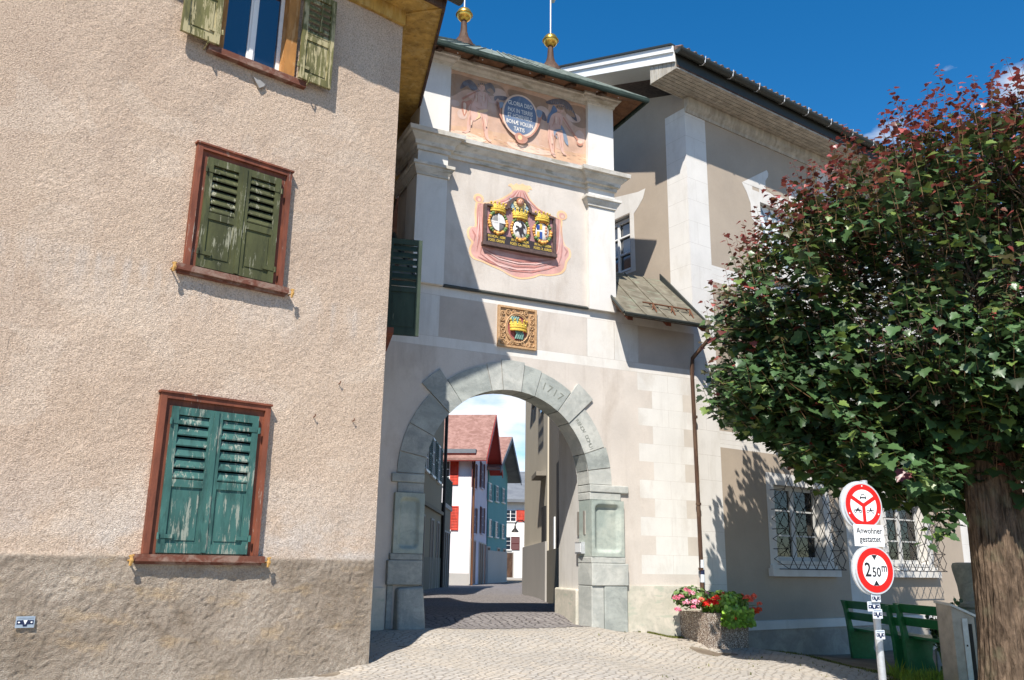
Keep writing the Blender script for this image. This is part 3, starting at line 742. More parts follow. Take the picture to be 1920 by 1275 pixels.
build_each('plinth', tower, 'plinth', [lambda m: m.box(T, 1.865, 3.30, -.1, 1.34, -.02, .03), lambda m: m.box(T, -3.5, -1.865, -.1, 1.30, -.02, .03)])

# upper body
UL, UR, DEP = -1.67, 1.745, .95
mb = MB()
PW = -1.25, 1.25
cells(mb, T, UL, UR, 5.57, 9.40)
for a, b, c, d in (((UL, 0), (UL, -DEP), 5.57, 9.4), ((UR, 0), (UR, -DEP), 5.57, 9.4), ((UL, -DEP), (UR, -DEP), 5.57, 9.4)):
    mb.poly([T.pt(a[0], c, a[1]), T.pt(b[0], c, b[1]), T.pt(b[0], d, b[1]), T.pt(a[0], d, a[1])])
build(mb, 'upper_wall', 'plaster', tower, fix=False)
PO = .075
for a, b in ((UL - .002, -1.225), (1.25, UR + .002)):
    mb = MB(); mb.box(T, a, b, 5.575, 9.22, -.02, PO)
    if a < 0: mb.box(T, a - .035, a + .01, 5.575, 9.22, -.40, PO - .002)
    build(mb, 'pilaster', 'white', tower)
# mouldings stepping round the pilasters
def plan(zo=0, e=0.):
    return [T.pt(UL - .035, 0, -DEP), T.pt(UL - .035, 0, PO), T.pt(-1.225, 0, PO), T.pt(-1.2249, 0, 0), T.pt(1.2499, 0, 0), T.pt(1.25, 0, PO), T.pt(UR, 0, PO), T.pt(UR, 0, -DEP)]
def capmold(a, b, z0, z1, out, name):
    mb = MB(); h = z1 - z0
    pr = [(0, z0), (out * .25, z0), (out * .3, z0 + h * .2), (out * .7, z0 + h * .55), (out * .75, z0 + h * .7), (out, z0 + h * .75), (out, z1), (0, z1)]
    if a < 0: path = [T.pt(UL - .035, 0, -DEP), T.pt(UL - .035, 0, PO), T.pt(b, 0, PO), T.pt(b, 0, 0)]
    else: path = [T.pt(a, 0, 0), T.pt(a, 0, PO), T.pt(UR, 0, PO), T.pt(UR, 0, -DEP)]
    sweep(mb, path, pr); build(mb, name, 'cornice', tower)
capmold(-1, -1.225, 7.26, 7.45, .09, 'capital'); capmold(1.25, 0, 7.34, 7.50, .09, 'capital')
mb = MB()
z0 = 7.66
sweep(mb, plan(), [(0, z0), (.03, z0), (.035, z0 + .06), (.07, z0 + .07), (.085, z0 + .13), (.15, z0 + .19), (.16, z0 + .22), (.20, z0 + .225), (.21, z0 + .29), (.19, z0 + .30), (0, z0 + .34)])
build(mb, 'cornice', 'cornice', tower)
mb = MB(); z0 = 9.21
sweep(mb, plan(), [(0, z0), (.02, z0), (.03, z0 + .05), (.07, z0 + .08), (.08, z0 + .12), (.11, z0 + .13), (.11, z0 + .17), (0, z0 + .175)])
build(mb, 'eaves_moulding', 'cornice', tower)
mb = MB(); sweep(mb, [T.pt(-1.20, 0, 0), T.pt(1.248, 0, 0)], [(0, 5.575), (.05, 5.565), (.055, 5.585), (0, 5.625)]); build(mb, 'string_course', 'tindark', tower)

# roof of the tower
def hip(F, u0, u1, o0, o1, z, ru0, ru1, ro, rz, names, tower, th=.05):
    mb = MB(); b = [F.pt(u0, z, o0), F.pt(u1, z, o0), F.pt(u1, z, o1), F.pt(u0, z, o1)]
    t_ = [(p[0], p[1], z + th) for p in b]; r_ = [F.pt(ru0, rz, ro), F.pt(ru1, rz, ro)]
    i = mb.add(t_ + r_)
    for f in ((0, 1, 5, 4), (1, 2, 5), (2, 3, 4, 5), (3, 0, 4)): mb.f.append(tuple(i + k for k in f)); mb.m.append(0)
    return mb, b
eo, ez = .45, 9.30
mb, eb = hip(T, -2.03, 2.2, eo, -DEP - .40, ez, -.83, .82, -.47, 10.10, None, tower)
n = 16
for k in range(n + 1):   # standing seams
    f = k / n; a = np.array(T.pt(-2.03 + 4.23 * f, ez + .06, eo)); b = np.array(T.pt(-.83 + 1.65 * f, 10.11, -.47)); mb.tube([a, b], .012, 4)
roof = build(mb, 'roof', 'copper', tower)
mb = MB(); sweep(mb, [T.pt(-2.03, 0, -DEP - .35), T.pt(-2.03, 0, eo), T.pt(2.2, 0, eo), T.pt(2.2, 0, -DEP - .35)], [(-.02, ez - .03), (.02, ez - .03), (.03, ez - .005), (.03, ez + .045), (-.02, ez + .05)])
build(mb, 'eaves_flashing', 'copperdark', roof)
mb = MB(); zi = 9.42
mb.poly([T.pt(-2.0, ez, eo - .02), T.pt(2.15, ez, eo - .02), T.pt(1.72, zi, .01), T.pt(-1.66, zi, .01)]); mb.poly([T.pt(2.15, ez, eo - .02), T.pt(2.15, ez, -DEP - .3), T.pt(1.72, zi, -DEP), T.pt(1.72, zi, .01)]); mb.poly([T.pt(-2.0, ez, eo - .02), T.pt(-2.0, ez, -DEP - .3), T.pt(-1.66, zi, -DEP), T.pt(-1.66, zi, .01)])
build(mb, 'soffit', 'soffit2', roof, fix=False)
def rafter_(u): return lambda m: m.hexa([T.pt(u, ez - .045, eo - .07), T.pt(u + .09, ez - .045, eo - .07), T.pt(u + .09, zi - .06, .12), T.pt(u, zi - .06, .12), T.pt(u, ez + .005, eo - .07), T.pt(u + .09, ez + .005, eo - .07), T.pt(u + .09, zi - .02, .12), T.pt(u, zi - .02, .12)])
build_each('rafter_end', roof, 'brown', [rafter_(-1.55 + k * .58) for k in range(6)])
mb = MB()
for zo, oo in ((.16, .22), (.24, .17)): mb.tube([T.pt(-1.8, ez + zo, oo), T.pt(1.95, ez + zo + .0, oo)], .014, 6)
for k in range(9):
    u = -1.62 + k * .42; mb.tube([T.pt(u, ez + .04, .27), T.pt(u, ez + .17, .22), T.pt(u, ez + .27, .16)], .011, 5); mb.tube([T.pt(u, ez + .26, .17), T.pt(u, ez + .12, .03)], .009, 5)
build(mb, 'snow_guard', 'steel', roof)
for k, u in enumerate((-.83, .82)):
    c = T.pt(u, 10.05, -.47)
    mb = MB(); mb.lathe(c, [(.24, -.12), (.15, .04), (.09, .13), (.06, .24), (.046, .46)], 12, 0); fin = build(mb, 'finial', 'brown', roof, smooth=.7)
    mb = MB(); mb.ball((c[0], c[1], c[2] + .57), .13, 0, 20, 12); mb.lathe((c[0], c[1], c[2] + .555), [(.10, 0), (.146, .005), (.146, .020), (.1, .028)], 20, 0); build(mb, 'gilded_ball', 'gold', fin, smooth=.6)
    mb = MB(); mb.tube([(c[0], c[1], c[2] + .7), (c[0], c[1], c[2] + 1.9)], .013, 6); build(mb, 'rod', 'steel', fin)
    if k == 1:
        F2 = Fr(c[:2], 40); mb = MB(); zz = c[2] + 1.28
        mb.prism(F2, [(0, zz), (.03, zz + .08), (.10, zz + .12), (.16, zz + .25), (.10, zz + .28), (.06, zz + .40), (0, zz + .34)], -.005, .005); build(mb, 'weather_vane', 'copper', fin)

# lean-to roofs on either side
def leanto(u0, u1, name, right):
    mb = MB(); sl = .96
    def rp(u, o, dz=0): return T.pt(u, 5.42 + (.45 - o) * sl + dz, o)
    o1 = -.72
    mb.hexa([rp(u0, o1, .0), rp(u1 - (.12 if right else 0), o1, .0), rp(u1, .45, .0), rp(u0, .45, .0), rp(u0, o1, .05), rp(u1 - (.12 if right else 0), o1, .05), rp(u1, .45, .05), rp(u0, .45, .05)])
    nseam = 4
    for k in range(1, nseam):
        f = k / nseam; mb.tube([rp(u0 + (u1 - u0) * f, .44, .06), rp(u0 + (u1 - u0 - (.12 if right else 0)) * f, o1, .06)], .014, 4)
    r_ = build(mb, name, 'tin', tower)
    mb = MB(); mb.tube([rp(u0, .46, .05), rp(u1, .46, .05)], .022, 6); mb.tube([rp(u0, .45, .05), rp(u0, o1, .06)], .022, 6)
    mb.hexa([rp(u1 - .03, .44, .03), rp(u1 + .01, .44, .03), rp(u1 - .11, o1, .03), rp(u1 - .15, o1, .03), rp(u1 - .03, .44, .07), rp(u1 + .01, .44, .07), rp(u1 - .11, o1, .17), rp(u1 - .15, o1, .17)])
    build(mb, 'edge_flashing', 'tindark', r_)
    mb = MB(); mb.hexa([rp(u0 + .01, o1, -.03), rp(u1 - .15, o1, -.03), rp(u1 - .03, .42, -.03), rp(u0 + .01, .42, -.03), rp(u0 + .01, o1, -.004), rp(u1 - .15, o1, -.004), rp(u1 - .03, .42, -.004), rp(u0 + .01, .42, -.004)])
    build(mb, 'soffit', 'soffit2', r_)
    for f in (.06, .5, .92):
        mb = MB(); u = u0 + (u1 - u0) * f; mb.hexa([rp(u, -.2, -.13), rp(u + .1, -.2, -.13), rp(u + .1, .38, -.11), rp(u, .38, -.11), rp(u, -.2, -.031), rp(u + .1, -.2, -.031), rp(u + .1, .38, -.031), rp(u, .38, -.031)])
        build(mb, 'rafter', 'redwood', r_)
    mb = MB(); mb.tube([rp(u0 + .5, .22, .13), rp(u1 - .28, .22, .13)], .013, 6)
    for f in (.42, .64, .86):
        u = u0 + (u1 - u0) * f; mb.tube([rp(u, .32, .055), rp(u, .22, .14), rp(u, .12, .055)], .012, 5); mb.tube([rp(u - .04, .27, .06), rp(u, .22, .13), rp(u + .05, .17, .06)], .010, 5)
    build(mb, 'snow_guard', 'rust', r_)
    return r_
lr = leanto(1.66, 3.32, 'lean_to_roof', True); leanto(-3.4, -1.76, 'lean_to_roof', False)
mb = MB()   # wall of the right wing up to the lean-to, hidden cheek
mb.poly([T.pt(1.745, 5.6, -.02), T.pt(3.2, 5.6, -.02), T.pt(3.2, 5.85, -.02), T.pt(1.745, 5.85, -.02)])
build(mb, 'wing_wall', 'plaster', tower, fix=False)
# downpipe
mb = MB()
pts = [T.pt(3.26, 5.44, .44), T.pt(3.27, 5.22, .43)]
a = T.off(.07).uz(1301, 652); pts += [T.pt(a[0] + .0, a[1] + .08, .09), T.pt(a[0], a[1] - .12, .07)]
a2 = T.off(.07).uz(1322, 1092); pts += [T.pt(3.26, a2[1], .07), T.pt(3.26, .35, .07)]
pts[2] = T.pt(3.20, 4.98, .10); pts[3] = T.pt(3.20, 4.80, .07); pts[4] = T.pt(3.23, 1.3, .07); pts[5] = T.pt(3.24, .4, .08)
mb.tube(pts, [.034] * 6, 10)
for z in (4.0, 2.6, 1.6): mb.tube([T.pt(3.222, z - .02, .07), T.pt(3.222, z + .02, .07)], .044, 10)
build(mb, 'downpipe', 'brown', tower, smooth=.5)
mb = MB(); mb.lathe(T.pt(3.235, 1.40, .07), [(.040, 0), (.040, .34)], 12); mb.lathe(T.pt(3.236, 1.52, .07), [(.0415, 0), (.0415, .07)], 12, 1)
build(mb, 'pipe_sticker', ['plate', 'navy'], tower)
# ================================================================= FRESCOES AND ARMS
def pmat(n, c, v=.2): M[n] = plaster(n, c, v, 4, .25, 60, tuple(.6 * k + .22 for k in c), .75); return n
for n, c in dict(f_sky=(.56, .36, .26), f_ground=(.58, .37, .24), f_flesh=(.62, .39, .31), f_red=(.48, .23, .16), f_dark=(.14, .125, .14), f_blue=(.13, .18, .27), f_blueg=(.22, .27, .34), f_brown=(.34, .22, .15), f_pale=(.70, .50, .38), f_cloud=(.60, .43, .35), f_halo=(.78, .50, .28), f_pink=(.60, .33, .285), f_fold=(.46, .20, .17), f_light=(.70, .47, .42), f_white=(.80, .74, .66)).items(): pmat(n, c)
def C3(F, x0, y0, k):
    return lambda x, y: F.uz(x0 + x / k, y0 + y / k)
class Paint:
    """flat painted shapes on a wall, each new shape a hair in front of the last"""
    def __init__(s, F, conv, o): s.F, s.c, s.o, s.mb = F, conv, o, MB()
    def raw(s, uz, m): s.o += .00025; s.mb.sheet(s.F, uz, s.o, m)
    def poly(s, pts, m): s.raw([s.c(*p) for p in pts], m)
    def smooth(s, pts, m, n=5):
        P = [np.array(s.c(*p)) for p in pts]; o = []; N = len(P)
        for k in range(N):
            a, b, c, d = P[k - 1], P[k], P[(k + 1) % N], P[(k + 2) % N]
            for j in range(n):
                t = j / n; o.append(tuple(.5 * ((2 * b) + (-a + c) * t + (2 * a - 5 * b + 4 * c - d) * t * t + (-a + 3 * b - 3 * c + d) * t ** 3)))
        s.raw(o, m)
    def ell(s, x, y, rx, ry, m, rot=0, n=22):
        c = s.c(x, y); k = (s.c(x + 10, y)[0] - c[0]) / 10; kz = (c[1] - s.c(x, y + 10)[1]) / 10
        cr, sr = math.cos(rot), math.sin(rot)
        s.raw([(c[0] + k * (rx * math.cos(t) * cr - ry * math.sin(t) * sr), c[1] + kz * (rx * math.cos(t) * sr + ry * math.sin(t) * cr)) for t in [2 * math.pi * q / n for q in range(n)]], m)
    def limb(s, pts, rs, m):
        P = [np.array(s.c(*p)) for p in pts]; k = abs(s.c(pts[0][0] + 10, pts[0][1])[0] - P[0][0]) / 10
        rs = [r * k for r in (rs if isinstance(rs, (list, tuple)) else [rs] * len(P))]
        Lf, Rt = [], []
        for i, p in enumerate(P):
            t = P[min(i + 1, len(P) - 1)] - P[max(0, i - 1)]; t = t / (np.linalg.norm(t) + 1e-9); nn = np.array([-t[1], t[0]])
            Lf.append(p + nn * rs[i]); Rt.append(p - nn * rs[i])
        s.raw([tuple(p) for p in Lf + Rt[::-1]], m)

fm = ['f_sky', 'f_ground', 'f_flesh', 'f_red', 'f_dark', 'f_blue', 'f_blueg', 'f_brown', 'f_pale', 'f_cloud', 'f_halo', 'f_white']
q = Paint(T, C3(T, 830, 130, 6.62), .003)
q.raw([(-1.222, 8.01), (1.248, 8.01), (1.248, 9.205), (-1.222, 9.205)], 0)
q.poly([(70, 690), (350, 720), (760, 800), (1200, 960), (1780, 1060), (1780, 1180), (1400, 1120), (700, 930), (70, 830)], 1)
q.smooth([(90, 60), (420, 130), (700, 200), (760, 290), (560, 330), (300, 250), (90, 330)], 7); q.smooth([(820, 250), (1100, 320), (1300, 400), (1260, 560), (1000, 420), (850, 360)], 7)
q.smooth([(1520, 450), (1770, 490), (1780, 720), (1640, 700), (1560, 600)], 7)
for x, y, a, b in ((700, 300, 90, 60), (1240, 520, 80, 60), (1620, 600, 90, 60), (150, 420, 60, 40), (1700, 850, 60, 90), (240, 560, 60, 60)): q.ell(x, y, a, b, 9)
q.smooth([(640, 340), (720, 330), (800, 350), (760, 390), (700, 380), (650, 400)], 4); q.smooth([(1200, 520), (1260, 540), (1290, 640), (1230, 620)], 4)
q.smooth([(80, 760), (300, 780), (540, 880), (420, 900), (200, 830)], 8); q.smooth([(800, 900), (1100, 960), (1400, 1050), (1200, 1060), (900, 990)], 8)
# first putto
q.smooth([(215, 240), (250, 160), (330, 130), (390, 170), (430, 240), (360, 260), (310, 200), (260, 230)], 4)
q.smooth([(520, 200), (590, 170), (640, 230), (645, 290), (580, 300), (540, 270)], 4); q.smooth([(545, 260), (600, 300), (640, 300), (600, 240)], 7)
q.smooth([(350, 380), (290, 400), (240, 400), (230, 480), (260, 580), (285, 560), (320, 460), (370, 430)], 3)
q.smooth([(255, 420), (262, 540), (275, 550), (290, 440)], 8)
q.ell(478, 222, 46, 52, 2); q.ell(470, 200, 50, 34, 7, .3); q.ell(488, 232, 34, 36, 2)
q.smooth([(400, 300), (480, 275), (560, 310), (555, 400), (545, 480), (500, 530), (400, 500), (350, 440), (380, 370)], 2)
q.smooth([(330, 450), (400, 420), (470, 470), (540, 480), (550, 540), (470, 560), (400, 640), (340, 600)], 2)
q.smooth([(430, 520), (545, 500), (550, 530), (480, 560), (460, 600), (400, 630), (440, 580)], 10)
q.limb([(390, 560), (345, 620), (325, 680), (315, 760)], [50, 34, 26, 18], 2); q.limb([(330, 750), (290, 780), (240, 780)], [18, 14, 8], 2)
q.limb([(500, 540), (520, 620), (520, 700), (535, 800), (545, 850)], [48, 42, 30, 26, 20], 2); q.limb([(540, 840), (570, 880), (595, 900)], [20, 16, 8], 2)
q.limb([(550, 330), (590, 400), (650, 420), (690, 370)], [26, 22, 16, 10], 2); q.limb([(400, 320), (330, 350), (300, 320), (440, 262)], [24, 20, 14, 8], 2)
q.limb([(240, 370), (440, 265)], [14, 5], 3)
q.limb([(400, 300), (385, 380), (350, 440), (335, 560)], [3, 3, 3, 3], 3); q.limb([(560, 320), (555, 400), (548, 480)], 3, 3); q.limb([(455, 330), (480, 342), (520, 335)], 3, 3); q.limb([(480, 560), (500, 640), (498, 720), (520, 830)], 3, 3)
# second putto
q.smooth([(1275, 410), (1380, 370), (1500, 380), (1580, 440), (1640, 560), (1660, 650), (1560, 560), (1500, 450), (1400, 440), (1330, 440)], 4); q.smooth([(1520, 500), (1600, 520), (1640, 600), (1560, 570)], 7)
q.smooth([(1370, 450), (1340, 520), (1300, 590), (1295, 670), (1340, 640), (1370, 560), (1420, 520)], 5)
q.smooth([(1450, 680), (1500, 740), (1540, 850), (1555, 950), (1510, 900), (1480, 790)], 6)
q.ell(1455, 500, 44, 44, 2, 0); q.ell(1450, 478, 46, 28, 7)
q.smooth([(1350, 570), (1440, 545), (1490, 590), (1480, 660), (1460, 730), (1480, 800), (1400, 800), (1310, 760), (1310, 690)], 2)
q.limb([(1350, 740), (1335, 860), (1345, 960), (1360, 1060)], [44, 36, 28, 18], 2); q.limb([(1440, 760), (1465, 860), (1470, 940), (1485, 1030)], [40, 32, 24, 16], 2)
q.limb([(1360, 1050), (1380, 1080), (1400, 1085)], [16, 12, 7], 2); q.limb([(1485, 1025), (1505, 1060), (1530, 1065)], [15, 12, 7], 2)
q.smooth([(1380, 760), (1480, 750), (1400, 790), (1420, 860), (1380, 820)], 6)
q.limb([(1480, 590), (1540, 690), (1600, 780)], [18, 16, 12], 2); q.limb([(1490, 600), (1680, 900)], [8, 12], 3); q.ell(1695, 920, 38, 36, 3); q.ell(1697, 905, 30, 22, 8)
q.limb([(1318, 700), (1318, 800), (1310, 900), (1340, 1040)], 3, 3); q.limb([(1400, 800), (1385, 900), (1380, 1040)], 3, 3)
for cx_, cy_, k_ in ((478, 226, 1), (1455, 505, 1)):
    for dx_ in (-14, 14): q.ell(cx_ + dx_, cy_ - 4, 5, 4, 7)
    q.limb([(cx_ - 2, cy_), (cx_ + 3, cy_ + 12)], 1.5, 3); q.limb([(cx_ - 8, cy_ + 20), (cx_, cy_ + 23), (cx_ + 9, cy_ + 19)], 2, 3)
    for j in range(7): q.ell(cx_ - 36 + j * 12, cy_ - 34 - 8 * math.sin(j / 6 * 3.14), 9, 9, 7 if j % 2 else 4)
for P_ in ([(430, 300), (420, 360), (430, 420)], [(520, 300), (530, 360), (515, 430)], [(400, 470), (440, 500), (500, 500)], [(470, 420), (475, 470)], [(345, 560), (330, 620), (330, 700)], [(480, 600), (500, 680), (510, 760)], [(1380, 590), (1375, 660), (1350, 720)], [(1430, 590), (1450, 640), (1440, 700)], [(1360, 800), (1350, 900), (1355, 980)], [(1450, 820), (1460, 900), (1470, 980)], [(560, 325), (600, 385)], [(1490, 600), (1530, 670)]):
    q.limb(P_, [1.5, 3.5, 1.5][:len(P_)] if len(P_) == 3 else 2.5, 3)
for P_ in ([(415, 330), (405, 400)], [(500, 320), (498, 400)], [(520, 620), (535, 720)], [(350, 640), (345, 700)], [(1400, 600), (1398, 680)], [(1345, 840), (1350, 930)]): q.limb(P_, 8, 8)
for j in range(26):
    a_ = 100 + j * 65; q.limb([(a_, 760 + j * 13 + 30 * math.sin(j * 2.1)), (a_ + 45, 775 + j * 13 + 30 * math.sin(j * 2.1))], 3, 8 if j % 2 else 3)
for j in range(22):
    a_ = 240 + 17 * (j % 11); b_ = 150 + 9 * (j % 11) + (0 if j < 11 else 28); q.limb([(a_, b_), (a_ + 12, b_ + 34)], 2, 6)
    a_ = 1330 + 26 * (j % 11); b_ = 385 + 12 * (j % 11) + (0 if j < 11 else 22); q.limb([(a_, b_), (a_ + 14, b_ + 28)], 2, 6 if j % 2 else 7)
# cartouche
q.smooth([(650, 400), (690, 440), (680, 540), (720, 640), (790, 740), (870, 830), (980, 870), (1080, 850), (1160, 760), (1200, 660), (1220, 570), (1190, 530), (1160, 560), (1160, 640), (1100, 780), (960, 840), (800, 740), (720, 600), (700, 460)], 3)
q.ell(948, 590, 222, 262, 8, -.16, 34); q.ell(948, 588, 200, 240, 5, -.16, 34)
q.smooth([(880, 830), (930, 800), (980, 830), (1040, 880), (1010, 930), (940, 930), (900, 890)], 3); q.ell(945, 860, 28, 30, 10)
q.smooth([(690, 430), (740, 430), (730, 480), (700, 500)], 6); q.smooth([(1150, 520), (1220, 540), (1200, 610), (1160, 600)], 6)
mural = build(q.mb, 'ceiling_fresco' if False else 'fresco', fm, tower, fix=False)
cf = q.c; o1 = q.o + .001; M['f_letter'] = plain('painted_letter_white', (.72, .68, .62), .9)
for s_, x, y, sz, w in (('GLORIA DEO', 950, 460, .105, .72), ('PAX IN TERRIS', 948, 545, .105, .66), ('ET HOMINIBUS', 945, 610, .10, .66), ('BONÆ VOLUN', 943, 690, .10, .72), ('TATIS', 935, 765, .10, .75)):
    u, z = cf(x, y); text_mesh(s_, sz, T, u, z, o1, 'f_letter', 'painted_inscription', mural, depth=.0004, sx=w, bold=.0012)

# drapery painting round the arms
q = Paint(T, C3(T, 870, 330, 6.376), .003)
fmd = ['f_halo', 'f_pink', 'f_fold', 'f_light', 'f_pale']
dr = [(600, 175), (560, 220), (450, 285), (320, 325), (215, 330), (185, 300), (160, 340), (148, 450), (150, 600), (90, 612), (60, 660), (72, 735), (112, 790), (88, 850), (88, 920), (135, 980), (230, 1015), (330, 1062), (450, 1115), (560, 1180), (680, 1215), (820, 1200), (900, 1172), (1000, 1178), (1130, 1158), (1190, 1105), (1210, 1020), (1252, 950), (1240, 870), (1195, 835), (1165, 760), (1150, 640), (1150, 530), (1085, 505), (960, 450), (850, 370), (780, 280), (740, 195), (700, 170)]
cx_, cy_ = 650, 720
halo = [(cx_ + (x - cx_) * 1.045 + 0, cy_ + (y - cy_) * 1.04) for x, y in dr]
q.smooth(halo, 0, 4); q.smooth(dr, 1, 4)
q.smooth([(525, 115), (560, 88), (590, 110), (625, 88), (655, 105), (700, 92), (730, 112), (790, 120), (812, 168), (780, 160), (775, 195), (700, 170), (620, 158), (580, 165), (560, 130)], 0, 3)
for x, y in ((175, 268), (1170, 470)): q.ell(x, y, 62, 56, 0); q.ell(x, y + 8, 38, 36, 1); q.ell(x + 6, y + 16, 18, 18, 4)
for pts in ([(640, 175), (590, 240), (500, 300), (380, 335), (230, 340)], [(660, 180), (620, 270), (560, 330)], [(680, 180), (670, 260), (640, 300)], [(700, 180), (730, 270), (800, 350)], [(720, 190), (780, 300), (880, 400), (1000, 470), (1130, 520)],
            [(190, 330), (185, 500), (190, 700), (150, 900)], [(200, 330), (215, 560), (220, 800), (190, 940)], [(170, 350), (160, 560), (170, 720)],
            [(1150, 530), (1125, 700), (1110, 860), (1070, 990)], [(1130, 520), (1105, 700), (1085, 830)], [(1160, 600), (1175, 800), (1160, 960), (1130, 1050)],
            [(240, 870), (400, 960), (640, 1010), (880, 1020), (1060, 1000)], [(230, 900), (380, 1010), (600, 1080), (840, 1090), (1040, 1050)], [(200, 930), (340, 1040), (560, 1130), (800, 1150), (1000, 1110), (1150, 1060)], [(260, 850), (500, 910), (760, 960), (1000, 985)], [(160, 960), (300, 1030), (450, 1085)], [(1190, 850), (1230, 900), (1200, 960)], [(95, 640), (130, 700), (120, 770)], [(300, 930), (520, 990), (760, 1040), (960, 1040)]):
    n = len(pts); q.limb(pts, [2] + [9] * (n - 2) + [2], 2)
for pts in ([(650, 185), (600, 260), (480, 320), (330, 350)], [(710, 190), (760, 300), (850, 390)], [(200, 350), (200, 600), (205, 850)], [(1140, 560), (1140, 750), (1120, 930)], [(260, 900), (420, 990), (640, 1045), (860, 1055), (1040, 1025)], [(240, 960), (420, 1070), (640, 1120), (860, 1120)], [(180, 360), (172, 560), (150, 840)]):
    n = len(pts); q.limb(pts, [2] + [7] * (n - 2) + [2], 3)
drap = build(q.mb, 'painted_drapery', fmd, tower, fix=False)

# carved arms panel
M['armfield'] = plain('mulberry_field', (.36, .19, .19), .7, 0, .15, bump=.3); M['armframe'] = plain('dark_arms_frame', (.10, .065, .055), .6, 0, .3, bump=.3)
M['armblack'] = plain('black_tablet', (.04, .03, .03), .5); M['silver'] = plain('silver_paint', (.68, .66, .62), .5, .1, .1); M['argrey'] = plain('grey_enamel', (.20, .19, .185), .5)
M['wreath'] = plain('gilt_wreath', (.66, .33, .08), .55, .1, .45, nscale=40, bump=.6); M['wreathgreen'] = plain('green_wreath', (.14, .22, .07), .6, 0, .4, nscale=50); M['azure'] = plain('azure_enamel', (.03, .07, .28), .45); M['skin'] = plain('carved_skin', (.62, .33, .22), .6); M['hair'] = plain('auburn_hair', (.32, .12, .05), .7, 0, .3); M['paleblue'] = plain('pale_blue_wing', (.30, .42, .48), .6, 0, .2); M['cream'] = plain('cream_wing', (.70, .58, .30), .6, 0, .15)
c = C3(T, 900, 380, 10.63)
def cc(x, y): return c(x, y)
arms = build(MB(), 'x', 'armframe') if False else None
u0, u1, z0, z1 = -.585, .635, 6.37, 7.0
ac, ar = -.0, .205
ol = [(u0, z0), (u1, z0), (u1, z1)] + [(ac + ar * math.cos(math.pi * k / 12), z1 + ar * 1.05 * math.sin(math.pi * k / 12)) for k in range(13)] + [(u0, z1)]
mb = MB(); mb.prism(T, ol, .004, .03); arms = build(mb, 'coat_of_arms_panel', 'armfield', tower)
mb = MB(); fw = .032
mb.box(T, u0 - .01, u0 + fw, z0 + .02, z1 + .01, .004, .065); mb.box(T, u1 - fw, u1 + .01, z0 + .02, z1 + .01, .004, .065)
mb.box(T, u0 - .03, u1 + .03, z0 - .04, z0 + .015, .004, .085); mb.box(T, u0 + fw, ac - ar, z1 - fw * .7, z1 + .01, .004, .083); mb.box(T, ac + ar, u1 - fw, z1 - fw * .7, z1 + .01, .004, .083)
for k in range(12):
    a, b = math.pi * k / 12, math.pi * (k + 1) / 12
    Q = [(ac + r_ * math.cos(t), z1 + r_ * 1.05 * math.sin(t)) for r_, t in ((ar - .035, a), (ar + .012, a), (ar + .012, b), (ar - .035, b))]
    mb.prism(T, Q, .004, .082)
build(mb, 'carved_frame', 'armframe', arms)
mb = MB(); mb.box(T, u0 + .055, u1 - .055, z0 + .025, z0 + .165, .03, .055); tab = build(mb, 'inscription_tablet', 'armblack', arms)
for s1, s2, u in (('IN HONOREM', 'FOED. GRISAE', -.38), ('IN HONOREM', 'FOED. CATHEDR', .02), ('IN HONOREM', 'FOED. X. IURISD', .42)):
    text_mesh(s1, .060, T, u, z0 + .125, .0565, 'goldpaint', 'gilt_letters', tab, depth=.001, sx=.78, bold=.001)
    text_mesh(s2, .060, T, u, z0 + .062, .0565, 'goldpaint', 'gilt_letters', tab, depth=.001, sx=.74, bold=.001)
def crown(mb, F, u, z, w, h, o, m=0):
    """five-pointed open crown, bowed outwards"""
    n = 15
    def co(t, zz): a = (t - .5) * 2.6; return F.pt(u + math.sin(a) / math.sin(1.3) * w / 2 * (1 + .12 * (zz - z) / h), zz, o + .07 * math.cos(a))
    for k in range(n):
        t0, t1 = k / n, (k + 1) / n
        def top(t): return z + h * (.42 + .58 * abs(math.sin(math.pi * 5 * t)) ** 1.2)
        mb.poly([co(t0, z), co(t1, z), co(t1, top(t1)), co(t0, top(t0))], m)
        tm = (t0 + t1) / 2; mb.poly([co(t0, top(t0)), co(t1, top(t1)), co(tm, max(top(t0), top(t1)) + .004)], m)
    mb.tube([co(k / 10, z + .008) for k in range(11)], .013, 6, m); mb.tube([co(k / 10, z + h * .33) for k in range(11)], .009, 6, m)
    for k in range(5):
        p = co(.1 + k * .2, z + h * 1.02); mb.ball(p, .017, m, 8, 6); p = co(k * .2 + .2 if k < 4 else .02, z + h * .6); mb.ball(p, .010, m, 6, 4)
